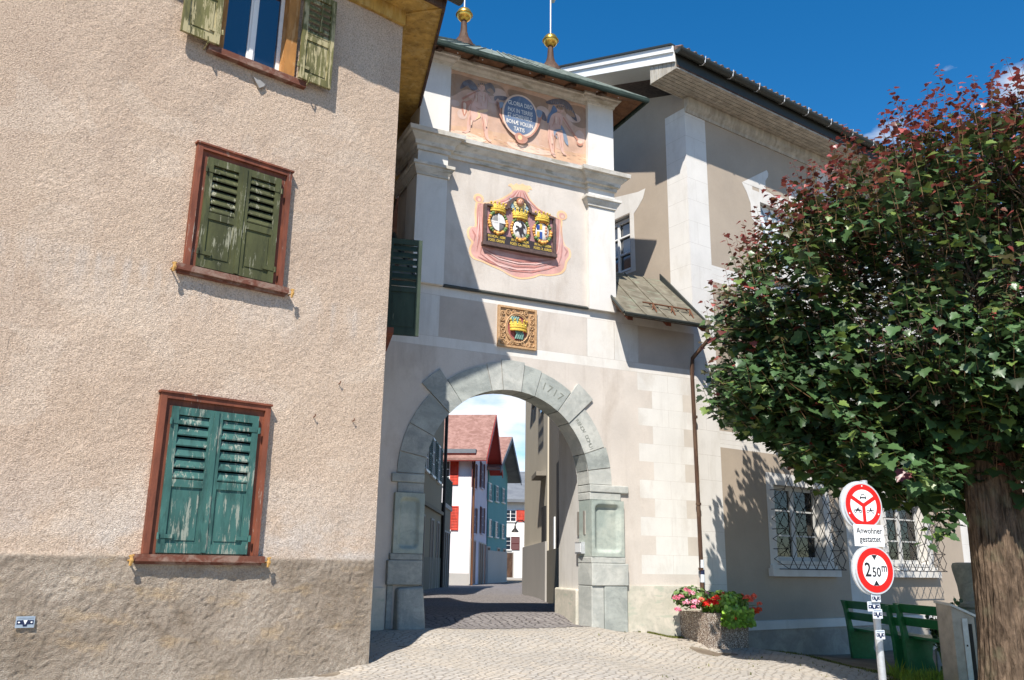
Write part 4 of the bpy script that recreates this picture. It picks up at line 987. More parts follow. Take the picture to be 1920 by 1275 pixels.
def shield(u, z, kind):
    ru, rz = .125, .155
    sh_ = MB(); sh_.dome(T, u, z, ru, rz, .045, .03, 0, 24, 4); s_ = build(sh_, 'shield', 'silver' if kind != 0 else 'argrey', arms, smooth=.8)
    mb = MB()
    r_ = random.Random(kind)
    for k in range(26):
        a = 2 * math.pi * k / 26; p = T.pt(u + (ru + .025) * math.cos(a), z + (rz + .025) * math.sin(a), .05 + .012 * r_.random())
        mb.ball(p, .020 + .012 * r_.random(), 1 if (k % 7 in (2, 3)) else 0, 7, 5)
    mb.ball(T.pt(u, z - rz - .03, .065), .035, 0, 8, 6)
    build(mb, 'wreath', ['wreath', 'wreathgreen'], s_, smooth=.8)
    mb = MB(); crown(mb, T, u, z + rz + .02, .25, .14, .03); build(mb, 'crown', 'goldpaint', s_, smooth=.5)
    mb = MB(); o = .0775
    if kind == 0:
        mb.box(T, u - .012, u + .012, z - rz * .93, z + rz * .93, .05, o + .003, 0); mb.box(T, u - ru * .93, u - .0125, z - .012, z + .012, .05, o + .002, 0); mb.box(T, u + .0125, u + ru * .93, z - .012, z + .012, .05, o + .002, 0)
        for sx, sz in ((1, 1), (-1, -1)):
            P = [(u + sx * .015, z + sz * .015)] + [(u + sx * ru * .9 * math.cos(t), z + sz * rz * .9 * math.sin(t)) for t in [math.pi / 2 * k / 6 for k in range(7)]]
            mb.prism(T, P, .05, o - .0015, 0)
        build(mb, 'shield_cross', 'silver', s_)
    elif kind == 1:   # leaping ibex
        P = [(-.085, .045), (-.04, .04), (-.02, .02), (.01, .03), (.02, .07), (.0, .10), (.03, .11), (.06, .075), (.085, .03), (.07, .02), (.05, .035), (.045, -.01), (.055, -.05), (.08, -.075), (.07, -.09), (.03, -.06), (.01, -.08), (.03, -.12), (.01, -.125), (-.02, -.075), (-.03, -.04), (-.06, -.03), (-.09, -.05), (-.095, -.035), (-.06, -.005), (-.045, .015), (-.085, .03)]
        mb.prism(T, [(u + a * 1.0, z + b * 1.05) for a, b in P], .05, o + .002); mb.tube([T.pt(u + .03, z + .10, o), T.pt(u - .0, z + .135, o), T.pt(u - .04, z + .12, o)], .005, 5)
        build(mb, 'shield_beast', 'armblack', s_)
    else:
        mb.box(T, u - .105, u - .06, z + .03, z + .10, .05, o, 0); mb.box(T, u - .055, u - .012, z - .125, z - .01, .05, o, 0)
        mb.box(T, u - .10, u - .06, z - .10, z - .01, .05, o, 1); mb.box(T, u - .055, u - .012, z + .03, z + .125, .05, o, 1)
        for k, (a, b, r_) in enumerate(((.055, .075, .022), (.055, .03, .026), (.05, -.02, .024), (.065, -.07, .018))): mb.ball(T.pt(u + a, z + b, o - .004), r_, 2, 8, 6)
        build(mb, 'shield_quarters', ['azure', 'goldpaint', 'skin'], s_)
shield(-.36, 6.735, 0); shield(.02, 6.69, 1); shield(.41, 6.72, 2)
mb = MB(); cu_, cz_ = ac, 7.125
mb.ball(T.pt(cu_, cz_, .09), .052, 0, 14, 10, 1.1); mb.ball(T.pt(cu_ + .0, cz_ + .0, .142), .010, 0, 6, 5)
for a in (-.022, .022): mb.ball(T.pt(cu_ + a * .8, cz_ + .012, .137), .008, 2, 6, 4)
mb.ball(T.pt(cu_, cz_ - .024, .133), .010, 3, 6, 4)
for k in range(16):
    a = math.pi * (k / 15 * 1.3 - .15); mb.ball(T.pt(cu_ + .05 * math.cos(a), cz_ + .008 + .054 * math.sin(a), .09), .019, 1, 7, 5)
ch = build(mb, 'carved_cherub', ['skin', 'hair', 'armblack', 'f_red'], arms, smooth=.8)
mb = MB()
for sd in (-1, 1):
    for k in range(9):
        a = math.radians(25 - k * 13); r0, r1 = .045, .17 - .004 * k
        P = [(cu_ + sd * r0 * math.cos(a + .1), cz_ - .03 + r0 * math.sin(a + .1)), (cu_ + sd * r1 * math.cos(a + .09), cz_ - .02 + r1 * math.sin(a + .09)), (cu_ + sd * (r1 + .018) * math.cos(a), cz_ - .02 + (r1 + .018) * math.sin(a)), (cu_ + sd * r1 * math.cos(a - .09), cz_ - .02 + r1 * math.sin(a - .09)), (cu_ + sd * r0 * math.cos(a - .1), cz_ - .03 + r0 * math.sin(a - .1))]
        if sd > 0: P = P[::-1]
        mb.prism(T, P, .035, .06 + .004 * (k % 2), 0)
        Pm = [(cu_ + (x - cu_) * .62, cz_ - .025 + (y - cz_ + .025) * .62) for x, y in P]; mb.prism(T, Pm, .03, .072 + .004 * (k % 2), 1)
build(mb, 'wing', ['paleblue', 'cream'], ch)

# square crown relief
M['terracotta'] = plain('terracotta_gilt', (.46, .28, .14), .6, 0, .3, nscale=40, bump=.5); M['crestfield'] = plain('red_field', (.33, .09, .08), .7, 0, .25); M['verdigris'] = plain('verdigris_paint', (.16, .30, .25), .6, 0, .2)
cu_, cz_ = .005, 5.10
mb = MB(); mb.box(T, cu_ - .315, cu_ + .315, cz_ - .31, cz_ + .31, .002, .02); crest = build(mb, 'crown_relief', 'terracotta', tower)
mb = MB()
for a, b, c_, d in ((-.325, -.29, -.32, .32), (.29, .325, -.32, .32), (-.29, .29, .29, .32), (-.29, .29, -.32, -.29)): mb.box(T, cu_ + a, cu_ + b, cz_ + c_, cz_ + d, .003, .045)
build(mb, 'relief_frame', 'terracotta', crest)
mb = MB(); mb.prism(T, [(cu_ + .18 * math.cos(t), cz_ - .01 + .215 * math.sin(t)) for t in [2 * math.pi * k / 26 for k in range(26)]], .018, .024); build(mb, 'relief_field', 'crestfield', crest)
mb = MB()
for rr_, tr in ((.195, .014), (.172, .008)): mb.tube([T.pt(cu_ + rr_ * math.cos(t), cz_ - .01 + (rr_ + .035) * math.sin(t), .035) for t in [2 * math.pi * k / 30 for k in range(31)]], tr, 6)
def spiral(mb, u, z, r, a0, sgn, o=.035, m=0, turns=1.4, th=.011):
    mb.tube([T.pt(u + r * (1 - t * .8) * math.cos(a0 + sgn * t * turns * 2 * math.pi), z + r * (1 - t * .8) * math.sin(a0 + sgn * t * turns * 2 * math.pi), o) for t in [k / 16 for k in range(17)]], [th * (1 - .4 * k / 16) for k in range(17)], 5, m)
for sx in (-1, 1):
    for k, zz in enumerate((-.24, -.15, -.07, .02, .11, .20)): spiral(mb, cu_ + sx * .245, cz_ + zz, .042, (k * 2.1), sx * (1 if k % 2 else -1))
for k in range(5): spiral(mb, cu_ - .18 + k * .09, cz_ - .25, .036, k * 1.7, 1 if k % 2 else -1); 
for k in (-1, 1): spiral(mb, cu_ + k * .15, cz_ + .235, .045, k, k); spiral(mb, cu_ + k * .06, cz_ + .245, .03, k, -k)
build(mb, 'scrollwork', 'terracotta', crest, smooth=.8)
mb = MB(); crown(mb, T, cu_ + .01, cz_ - .06, .27, .16, .03); build(mb, 'crown', 'goldpaint', crest, smooth=.5)
mb = MB()
for k in range(4):
    u = cu_ - .10 + k * .035; mb.tube([T.pt(u, cz_ + .06, .05), T.pt(u - .02, cz_ + .11, .055), T.pt(u + .01, cz_ + .16, .045)], .015, 6)
build(mb, 'tassel', 'verdigris', crest, smooth=.8); mb = MB()
for k in range(4):
    u = cu_ - .03 + k * .032; mb.tube([T.pt(u, cz_ - .06, .05), T.pt(u + .015, cz_ - .11, .06), T.pt(u - .005 + .004 * k, cz_ - .18, .045)], .017, 6)
build(mb, 'tassel', 'verdigris', crest, smooth=.8)

# ================================================================= BUILDING ON THE RIGHT
rb = thing('town_house', R.pt(0, .4), 'large taupe building with white painted corner stones and wide boarded eaves right of the gate', 'building')
P = []
mats = ['rbeige', 'white', 'joint', 'plinthdark', 'rbeige2', 'quoin']
ZR = 9.9
def strip(u0, u1, off=0):
    P.append((u0, u1, .2, ZR, 1))
    k = 0; z = .95
    while z < ZR:
        P.append((u0, u1, z, z + .006, 2)); uu = u0 + (u1 - u0) * (.4 if k % 2 else .62)
        if k % 2: P.append((uu, uu + .005, z, z + .41, 2))
        z += .41; k += 1
# bands first
for z0, z1 in ((3.57, 3.85), (6.49, 6.79)):
    P.append((0, 14, z0, z1, 1))
    for z in (z0 + .06, z0 + .13, z1 - .05): P.append((0, 14, z, z + .005, 2))
strip(0, .53); strip(3.86, 4.5); strip(7.9, 8.5); strip(12, 12.6)
P.append((0, 14, .84, 3.57, 0)) if False else None
wx = [2.52, 5.85, 9.9]
wins = []
for x in wx:
    wins += [(x - .68, x + .68, 1.76, 3.04), (x - .55, x + .55, 4.50, 6.02), (x - .55, x + .55, 7.15, 8.38)]
mb = MB(); cells(mb, R, 0, 14, -.2, ZR + .3, holes=wins, paints=P, depth=.28, mrev=1)
build(mb, 'front_wall', mats, rb, fix=False)
mb = MB()
P2 = [(0, .49, .2, ZR, 1)] + [(0, .49, .95 + .41 * k, .956 + .41 * k, 2) for k in range(22)]
sh = [(1.5, 2.3, 7.02, 8.14)]
cells(mb, S, 0, 2.7, -.2, 9.7, holes=sh, paints=P2, depth=.2, flip=True, mrev=1)
mb.poly([S.pt(0, 9.7), S.pt(2.7, 9.7), S.pt(2.7, 10.95), S.pt(0, 10.0)], 0)
mb.poly([S.pt(2.7, -.2), S.pt(2.7, 11), (R.pt(14, 0, -2.7)[0], R.pt(14, 0, -2.7)[1], 11), (R.pt(14, 0, -2.7)[0], R.pt(14, 0, -2.7)[1], -.2)], 0)
mb.poly([R.pt(14, -.2, 0), R.pt(14, 10.2, 0), R.pt(14, 11, -2.7), R.pt(14, -.2, -2.7)], 0)
build(mb, 'gable_wall', mats, rb, fix=False)
# painted surround on the gable wall
mb = MB()
mb.sheet(S, [(2.5, 6.95), (1.36, 6.95), (1.38, 8.1), (1.25, 8.2), (1.12, 8.33), (1.05, 8.50), (1.25, 8.50), (1.9, 8.62), (2.5, 8.62), (2.5, 8.16), (1.49, 8.16), (1.49, 7.0), (2.5, 7.0)], -.004)
build(mb, 'painted_surround', 'white', rb, fix=False)
mb = MB()
for a, b, c_, d in ((1.52, 1.58, 7.04, 8.12), (2.22, 2.28, 7.04, 8.12), (1.88, 1.93, 7.04, 8.12), (1.58, 1.88, 7.04, 7.1), (1.93, 2.22, 7.04, 7.1), (1.58, 1.88, 8.05, 8.12), (1.93, 2.22, 8.05, 8.12), (1.58, 1.88, 7.40, 7.43), (1.93, 2.22, 7.40, 7.43), (1.58, 1.88, 7.75, 7.78), (1.93, 2.22, 7.75, 7.78)):
    mb.box(S, a, b, c_, d, .08, .12)
gw = build(mb, 'window_frame', 'whitewood', rb)
mb = MB(); mb.box(S, 1.5, 2.3, 7.02, 8.14, .13, .135); build(mb, 'pane', 'pane', gw)

def facade_window(x, z0, z1, hw, ground, first):
    F = R
    # painted architrave
    mb = MB(); t_ = .2; zt, zb = z1 + .2, z0 - .10
    mb.sheet(F, [(x - hw - t_, zb), (x - hw, zb), (x - hw, zt), (x - hw - t_, zt)], .004); mb.sheet(F, [(x + hw, zb), (x + hw + t_, zb), (x + hw + t_, zt), (x + hw, zt)], .004)
    mb.sheet(F, [(x - hw, z1), (x + hw, z1), (x + hw, zt), (x - hw, zt)], .004); 
    if not ground:
        # volute ears and broken pediment painted on the plaster
        for s_ in (-1, 1):
            mb.sheet(F, [(x + s_ * (hw + t_), z1 - .45), (x + s_ * (hw + t_ + .07), z1 - .40), (x + s_ * (hw + t_ + .08), z1 - .1), (x + s_ * (hw + t_ + .17), z1 + .1), (x + s_ * (hw + t_ + .30), z1 + .27), (x + s_ * (hw + t_), z1 + .27)], .0045)
            mb.sheet(F, [(x + s_ * (hw + t_ + .28), z1 + .275), (x + s_ * .28, z1 + .74), (x + s_ * .24, z1 + .68), (x + s_ * .26, z1 + .6), (x + s_ * .34, z1 + .50), (x + s_ * .36, z1 + .275)], .0045)
        mb.sheet(F, [(x - hw, zt + .0), (x + hw, zt), (x + hw, zt + .07), (x - hw, zt + .07)], .004)
    w = build(mb, 'window', 'white', rb, fix=False)
    mb = MB(); mb.box(F, x - hw - .26, x + hw + .26, zb - .16, zb - .03, -.01, .10); mb.box(F, x - hw - .22, x + hw + .22, zb - .029, zb + .03, -.01, .06); mb.box(F, x - hw + .001, x + hw - .001, z0 - .06, z0 - .0015, -.27, .058)
    build(mb, 'sill', 'white', w)
    mb = MB(); o = -.20
    def fr(a, b, c_, d, dd=0): mb.box(F, a, b, c_, d, o, o + .045 - dd)
    a, b = x - hw + .003, x + hw - .003
    fr(a, a + .06, z0, z1); fr(b - .06, b, z0, z1); fr(x - .055, x + .055, z0, z1); 
    for p, q_ in ((a + .06, x - .055), (x + .055, b - .06)):
        fr(p, q_, z0, z0 + .07, .002); fr(p, q_, z1 - .07, z1, .002)
        for k in (1, 2): zz = z0 + (z1 - z0) * k / 3; fr(p, q_, zz - .014, zz + .014, .006)
    build(mb, 'window_frame', 'greywood', w)
    mb = MB(); mb.box(F, a + .02, b - .02, z0 + .02, z1 - .02, o + .01, o + .014); build(mb, 'pane', 'glass', w)
    mb = MB()
    for p, q_, s_ in ((a + .06, a + .30, 1), (x - .26, x + .0, -1), (x + .0, x + .20, 1), (b - .30, b - .06, -1)):
        n = 10
        for k in range(n):
            u0_ = p + (q_ - p) * k / n; u1_ = p + (q_ - p) * (k + 1) / n
            mb.poly([F.pt(u0_, z0 + .02, o - .04 - .03 * (k % 2)), F.pt(u1_, z0 + .02, o - .04 - .03 * ((k + 1) % 2)), F.pt(u1_, z1, o - .04 - .02 * ((k + 1) % 2)), F.pt(u0_, z1, o - .04 - .02 * (k % 2))])
    build(mb, 'curtain', 'curtain', w, fix=False)
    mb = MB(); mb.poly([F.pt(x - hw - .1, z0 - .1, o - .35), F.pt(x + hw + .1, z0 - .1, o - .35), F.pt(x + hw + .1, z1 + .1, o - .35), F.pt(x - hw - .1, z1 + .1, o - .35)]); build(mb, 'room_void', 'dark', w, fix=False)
    if ground:
        mb = MB(); g0, g1, y0, y1, og = x - hw - .10, x + hw + .12, z0 - .14, z1 + .22, .30
        pw, ph = (g1 - g0) / 6.5, .33
        # clipped diagonals of the lattice
        for sgn in (1, -1):
            k = -12
            while k < 16:
                pts = []
                for t in (0, 1):
                    pass
                # line u = g0 + k*pw + sgn*(z-y0)*pw/ph
                ua = g0 + k * pw; seg = []
                for z in (y0, y1):
                    seg.append((ua + sgn * (z - y0) * pw / ph, z))
                (xa, za), (xb, zb_) = seg
                def atu(u): return y0 + (u - ua) / (sgn * pw / ph)
                if xa > xb: (xa, za), (xb, zb_) = (xb, zb_), (xa, za)
                if xb > g0 and xa < g1:
                    if xa < g0: xa, za = g0, atu(g0)
                    if xb > g1: xb, zb_ = g1, atu(g1)
                    if xb - xa > .01: mb.tube([F.pt(xa, za, og + .004 * sgn), F.pt(xb, zb_, og + .004 * sgn)], .0065, 5)
                k += 1
        for uu in (g0, g1):
            nz = int((y1 - y0) / ph) + 1
            for k in range(nz):
                z = y0 + k * ph; mb.tube([F.pt(uu, z, 0), F.pt(uu, z, og)], .0065, 5)
                if k < nz - 1: mb.tube([F.pt(uu, z, og), F.pt(uu, z + ph / 2, og * .02)], .0055, 5); mb.tube([F.pt(uu, z + ph, og), F.pt(uu, z + ph / 2, og * .02)], .0055, 5)
        mb.tube([F.pt(g0, y0, og), F.pt(g1, y0, og)], .008, 5)
        build(mb, 'iron_grille', 'iron', w)
    return w
def zigzag_shutter(x, z0, z1, hw, w):
    mb = MB(); o = -.10; n = 5
    for s_ in (-1, 1):
        a, b = (x - hw + .01, x - .01) if s_ < 0 else (x + .01, x + hw - .01)
        mb.box(R, a, b, z0 + .01, z1 - .01, o - .03, o, 0)
        step_ = (z1 - z0) / 3
        for k in range(3):
            zb = z0 + k * step_; m_ = 4; P_ = []
            for j in range(m_ + 1): P_.append((a + (b - a) * j / m_, min(z1 - .02, zb + (step_ * .75 if j % 2 else .02))))
            Q_ = [(p, min(z1 - .02, max(z0 + .02, z_ + step_ * .45))) for p, z_ in P_]
            for j in range(m_): mb.sheet(R, [P_[j], P_[j + 1], Q_[j + 1], Q_[j]], o + .002, 1)
    build(mb, 'painted_shutter', ['signwhite', 'greyblue'], w, fix=False)
M['greyblue'] = plain('grey_blue_paint', (.20, .245, .28), .6)
for i_, x in enumerate(wx):
    facade_window(x, 1.76, 3.04, .68, True, i_ == 0)
    for z0, z1 in ((4.50, 6.02), (7.15, 8.38)):
        w = facade_window(x, z0, z1, .55, False, False); zigzag_shutter(x, z0, z1, .55, w)
# base
mb = MB(); mb.box(R, .02, 14, -.2, .66, -.02, .07, 0); build(mb, 'plinth', 'plinthdark', rb)
mb = MB(); mb.prism(Fr(R.p, 55), [(0, 0)] * 0 or [(.02, .661), (14, .661), (14, .80), (.02, .80)], -.02, .09); 
build(mb, 'plinth_moulding', 'white', rb)
# eaves
EO, UE = .62, -.82
mb = MB()
sweep(mb, [S.pt(2.7, 0, 0), R.pt(0, 0, 0), R.pt(14, 0, 0)], [(0, 9.56), (.02, 9.56), (.03, 9.64), (.10, 9.72), (.10, 9.9), (0, 9.9)]) if False else None
sweep(mb, [R.pt(.002, 0), R.pt(14, 0)], [(0, 9.62), (.02, 9.62), (.03, 9.68), (.09, 9.76), (.10, 9.89), (0, 9.89)])
build(mb, 'eaves_cove', 'greyboards', rb)
nb_ = 7; mb = MB()
for k in range(nb_):
    a = EO * k / nb_; b = EO * (k + 1) / nb_ - .010
    mb.box(R, UE if True else 0, 14, 9.90, 9.93, a, b)
# box end towards the gable
nbb = 6
for k in range(nbb):
    a = EO * k / nbb; b = EO * (k + 1) / nbb - .010
    mb.hexa([R.pt(UE - .02, 9.88, a), R.pt(UE, 9.88, a), R.pt(UE, 9.88, b), R.pt(UE - .02, 9.88, b), R.pt(UE - .02, 10.40 - a * .36, a), R.pt(UE, 10.40 - a * .36, a), R.pt(UE, 10.40 - b * .36, b), R.pt(UE - .02, 10.40 - b * .36, b)])
mb.box(R, UE, -.002, 9.885, 9.90, -.03, .0)
build(mb, 'soffit', 'greyboards', rb)
mb = MB(); mb.box(R, UE, 14, 9.931, 9.96, 0, EO); build(mb, 'gap_backing', 'brown', rb)  # dark sheet added behind the boards so their gaps read as shade
SL = math.tan(math.radians(20.5))
def rz(o): return 10.20 + (EO - o) * SL       # roof underside height at offset o
mb = MB(); OB = -2.75
mb.hexa([R.pt(UE - .06, rz(EO), EO), R.pt(14, rz(EO), EO), R.pt(14, rz(OB), OB), R.pt(UE - .06, rz(OB), OB)] + [(p[0], p[1], p[2] + .10) for p in (R.pt(UE - .06, rz(EO), EO), R.pt(14, rz(EO), EO), R.pt(14, rz(OB), OB), R.pt(UE - .06, rz(OB), OB))])
# tile ends along the eaves
k = UE
while k < 13.9:
    mb.tube([R.pt(k + .08, rz(EO) + .10, EO + .07), R.pt(k + .08, rz(EO) + .13 + .3 * SL, EO - .3)], .036, 6); k += .17
rf = build(mb, 'roof', 'roof_tile', rb)
mb = MB()   # bargeboards
for dz, w_, th in ((.0, .17, .03), (.171, .12, .06)):
    A = [R.pt(UE - .03 - th, rz(EO) - .20 + dz, EO), R.pt(UE - .03, rz(EO) - .20 + dz, EO), R.pt(UE - .03, rz(OB) - .20 + dz, OB), R.pt(UE - .03 - th, rz(OB) - .20 + dz, OB)]
    mb.hexa(A + [(p[0], p[1], p[2] + w_) for p in A])
A = [R.pt(UE, rz(-.02) - .05, -.02), R.pt(0, rz(-.02) - .05, -.02), R.pt(0, rz(OB) - .05, OB), R.pt(UE, rz(OB) - .05, OB)]; mb.hexa(A + [(p[0], p[1], p[2] + .03) for p in A])
build(mb, 'bargeboard', 'whitewood', rf)
mb = MB(); A = [R.pt(UE - .12, rz(EO) + .095, EO), R.pt(UE - .02, rz(EO) + .095, EO), R.pt(UE - .02, rz(OB) + .095, OB), R.pt(UE - .12, rz(OB) + .095, OB)]; mb.hexa(A + [(p[0], p[1], p[2] + .035) for p in A]); build(mb, 'verge_flashing', 'tindark', rf)
mb = MB(); mb.box(R, UE, 14, 9.96, 10.19, EO - .03, EO); build(mb, 'fascia', 'tindark', rf)
mb = MB(); gutter(mb, R.pt(UE - .05, 10.21, EO + .085), R.pt(14, 10.16, EO + .085), .085); gt = build(mb, 'gutter', 'tindark', rf, smooth=.6)
mb = MB(); k = UE + .55
while k < 14:
    mb.tube([R.pt(k, 10.24, EO), R.pt(k, 10.13, EO + .03), R.pt(k, 10.11, EO + .085), R.pt(k, 10.13, EO + .15), R.pt(k, 10.24, EO + .175)], .010, 5); k += .72
build(mb, 'gutter_bracket', 'steel', rf)
# ================================================================= STREET BEHIND THE ARCH
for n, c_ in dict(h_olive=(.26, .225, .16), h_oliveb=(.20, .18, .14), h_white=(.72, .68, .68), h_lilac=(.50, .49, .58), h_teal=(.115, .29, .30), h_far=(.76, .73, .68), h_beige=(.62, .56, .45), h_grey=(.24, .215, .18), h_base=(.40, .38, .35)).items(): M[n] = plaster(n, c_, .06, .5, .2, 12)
M['shutred'] = wood('red_shutter_paint', (.55, .045, .02), (.5, .3, .2), .1, None, 8); M['shutmaroon'] = plain('maroon_shutter', (.10, .02, .02), .6); M['shutgreen'] = plain('dark_green_shutter', (.02, .05, .035), .5)
M['tile_red'] = stone('red_clay_tiles', (.22, .115, .09), (.33, .19, .155), 2.5, .6, 6); M['slate'] = stone('grey_sheet_roof', (.13, .14, .155), (.18, .19, .20), .6, .2, 3)
M['roofred'] = plain('red_painted_boards', (.30, .03, .02), .6)
def swin(F, u, z, w, h, parent, fr_='whitewood', sh=None, both=True, shw=None, o=0., open_=True):
    """street window with frame, pane, sill and shutters"""
    mb = MB(); a, b, c_, d = u - w / 2, u + w / 2, z, z + h
    for p in ((a - .07, a, c_, d + .07), (b, b + .07, c_, d + .07), (a, b, d, d + .07)): mb.box(F, *p, o - .02, o + .035)
    mb.box(F, (a + b) / 2 - .03, (a + b) / 2 + .03, c_, d, o - .02, o + .03)
    for k in (1, 2): mb.box(F, a, b, c_ + h * k / 3 - .015, c_ + h * k / 3 + .015, o - .01, o + .026)
    wn = build(mb, 'window', fr_, parent)
    mb = MB(); mb.box(F, a, b, c_, d, o - .01, o + .012); build(mb, 'pane', 'pane', wn)
    mb = MB(); mb.box(F, a - .12, b + .12, c_ - .09, c_, o, o + .10); build(mb, 'sill', fr_, wn)
    if sh:
        s_ = shw or w / 2
        for sd in ((-1, 1) if both else (1,)):
            mb = MB(); x0 = (b + .05) if sd > 0 else (a - .05 - s_)
            mb.box(F, x0, x0 + .05, c_ - .03, d + .03, o + .02, o + .07); mb.box(F, x0 + s_ - .05, x0 + s_, c_ - .03, d + .03, o + .02, o + .07)
            mb.box(F, x0 + .05, x0 + s_ - .05, c_ - .03, d + .03, o + .02, o + .035)
            for q_ in (c_ - .03, (c_ + d) / 2 - .04, d - .04): mb.box(F, x0 + .05, x0 + s_ - .05, q_, q_ + .07, o + .036, o + .069)
            nn = int(h / .09)
            for k in range(nn): zz = c_ + .05 + (h - .1) * k / nn; mb.hexa([F.pt(x0 + .05, zz, o + .06), F.pt(x0 + s_ - .05, zz, o + .06), F.pt(x0 + s_ - .05, zz, o + .068), F.pt(x0 + .05, zz, o + .068), F.pt(x0 + .05, zz + .06, o + .036), F.pt(x0 + s_ - .05, zz + .06, o + .036), F.pt(x0 + s_ - .05, zz + .06, o + .044), F.pt(x0 + .05, zz + .06, o + .044)])
            build(mb, 'shutter', sh, wn)
    return wn
def sdoor(F, u, z, w, h, parent, m='brown'):
    mb = MB(); mb.box(F, u - w / 2 - .08, u - w / 2, z, z + h + .08, -.02, .05); mb.box(F, u + w / 2, u + w / 2 + .08, z, z + h + .08, -.02, .05); mb.box(F, u - w / 2, u + w / 2, z + h, z + h + .08, -.02, .049)
    d = build(mb, 'door_frame', 'h_base', parent); mb = MB(); mb.box(F, u - w / 2, u + w / 2, z, z + h, -.02, .02); build(mb, 'door', m, d)
def body(F, w, dep, z0, z1, mats_, parent, plinth=None):
    mb = MB(); mb.box(F, 0, w, z0, z1, -dep, 0); b = build(mb, 'wall', mats_, parent)
    if plinth: mb = MB(); mb.box(F, -.03, w + .03, z0, plinth[0], -dep, .04); build(mb, 'plinth', plinth[1], parent)
    return b
# olive house on the left of the lane
OL = Fr((-3.62, 19.5), 1.3)
pA = OL.uz(826, 1000); uend = pA[0]
ol = thing('lane_house', OL.pt(uend - 6, .7), 'shaded olive-brown house with tall green shutters, left of the lane beyond the arch', 'house')
z_ = OL.uz(806, 820); z2_ = OL.uz(806, 888); zc = OL.uz(805, 948)
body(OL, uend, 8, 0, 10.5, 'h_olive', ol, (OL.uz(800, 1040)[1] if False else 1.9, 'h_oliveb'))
mb = MB(); mb.box(OL, 0, uend, zc[1] - .12, zc[1] + .02, 0, .12); build(mb, 'string_course', 'h_oliveb', ol)
for x in (800, 812, 823):
    u, _ = OL.uz(x, 850); swin(OL, u, z2_[1], 1.0, z_[1] - z2_[1] + .1, ol, 'whitewood', 'shutgreen', True, .5)
for x in (797, 821): u, _ = OL.uz(x, 850); swin(OL, u, z_[1] + 2.0, 1.0, 1.4, ol, 'whitewood', None)
for x, w in ((790, 1.2), (809, .9), (820, .8)): u, _ = OL.uz(x, 1000); sdoor(OL, u, .5, w, 2.9, ol)
mb = MB(); p = OL.pt(uend + .1, 0, .1); mb.tube([(p[0], p[1], .4), (p[0], p[1], 10.4)], .08, 8); build(mb, 'downpipe', 'iron', ol)
mb = MB(); mb.box(OL, -.3, uend + .3, 10.501, 10.7, -8.3, .7); build(mb, 'roof', 'tile_red', ol)
# low annex with a balcony beyond it
AX = Fr(OL.pt(uend + .25, 0, .1), 1.3)
ax = thing('annex', AX.pt(2, .6), 'low dark annex with railed balcony between the olive house and the red-shuttered house', 'annex')
ux = AX.uz(843, 1000)[0]; zt = AX.uz(840, 944)[1]
mb = MB(); mb.box(AX, 0, max(3, ux), 0, zt - .3, -4, .02); build(mb, 'wall', 'h_oliveb', ax)
mb = MB(); mb.box(AX, -.1, max(3, ux) + .2, zt - .299, zt - .1, -4, .08); build(mb, 'balcony_slab', 'h_base', ax)
mb = MB()
for k in range(26): mb.tube([AX.pt(k * max(3, ux) / 25, zt - .1, .06), AX.pt(k * max(3, ux) / 25, zt + 1.1, .06)], .02, 4)
mb.tube([AX.pt(0, zt + 1.12, .06), AX.pt(max(3, ux), zt + 1.12, .06)], .035, 4); build(mb, 'railing', 'shutgreen', ax)
for k in range(3): sdoor(AX, .8 + k * max(3, ux) / 3.4, .5, .8, 2.6, ax)

def gable_house(F, w, z0, ze, zr, dep, wall, side, roofm, under, parent, oh=.5, eo_=.6, rb_=None):
    """gable over the lane front; ridge runs back from it"""
    mb = MB(); m = w / 2
    mb.prism(F, [(0, z0), (w, z0), (w, ze), (m, zr - .15), (0, ze)], -.01, 0, 0, back=False)
    build(mb, 'wall', wall, parent)
    mb = MB(); mb.box(F, .0, w, z0, ze - .001, -dep, -.0105); build(mb, 'side_wall', side, parent)
    mb = MB(); sl = (zr - ze) / m
    for s_ in (-1, 1):
        ue = m + s_ * (m + eo_); zz = zr - sl * (m + eo_)
        A = [F.pt(m, zr, oh), F.pt(ue, zz, oh), F.pt(ue, zz, -dep), F.pt(m, zr, -dep)]
        mb.hexa(A + [(p[0], p[1], p[2] + .14) for p in A])
    r_ = build(mb, 'roof', roofm, parent)
    mb = MB()
    for s_ in (-1, 1):
        ue = m + s_ * (m + eo_ - .02); zz = zr - sl * (m + eo_ - .02)
        A = [F.pt(m, zr - .06, oh + .01), F.pt(ue, zz - .06, oh + .01), F.pt(ue, zz - .06, -dep), F.pt(m, zr - .06, -dep)]
        mb.hexa(A + [(p[0], p[1], p[2] + .055) for p in A])
        A = [F.pt(m, zr - .22, oh + .011), F.pt(ue, zz - .22, oh + .011), F.pt(ue, zz - .22, oh + .05), F.pt(m, zr - .22, oh + .05)]
        mb.hexa(A + [(p[0], p[1], p[2] + .35) for p in A])
    build(mb, 'verge_boards', under, r_)
    return r_
# white and lilac house with red shutters
pc = atdist(880, 1096, 50); H2 = Fr(pc, 6)
w2 = H2.uz(912, 1000)[0]
h2 = thing('shuttered_house', (pc[0], pc[1], .5), 'white and lilac house with bright red shutters and red tiled roof beyond the arch', 'house')
ze = H2.uz(880, 842)[1]; zr = H2.off(.5).uz(911, 772)[1]
FS = Fr(H2.pt(0, 0), -88)   # side facing the square, runs to the left
FS2 = Fr(H2.pt(0, 0), 92)
r_ = gable_house(H2, w2, 0, ze, zr, 12, 'h_lilac', 'h_white', 'tile_red', 'roofred', h2, .9, .7)
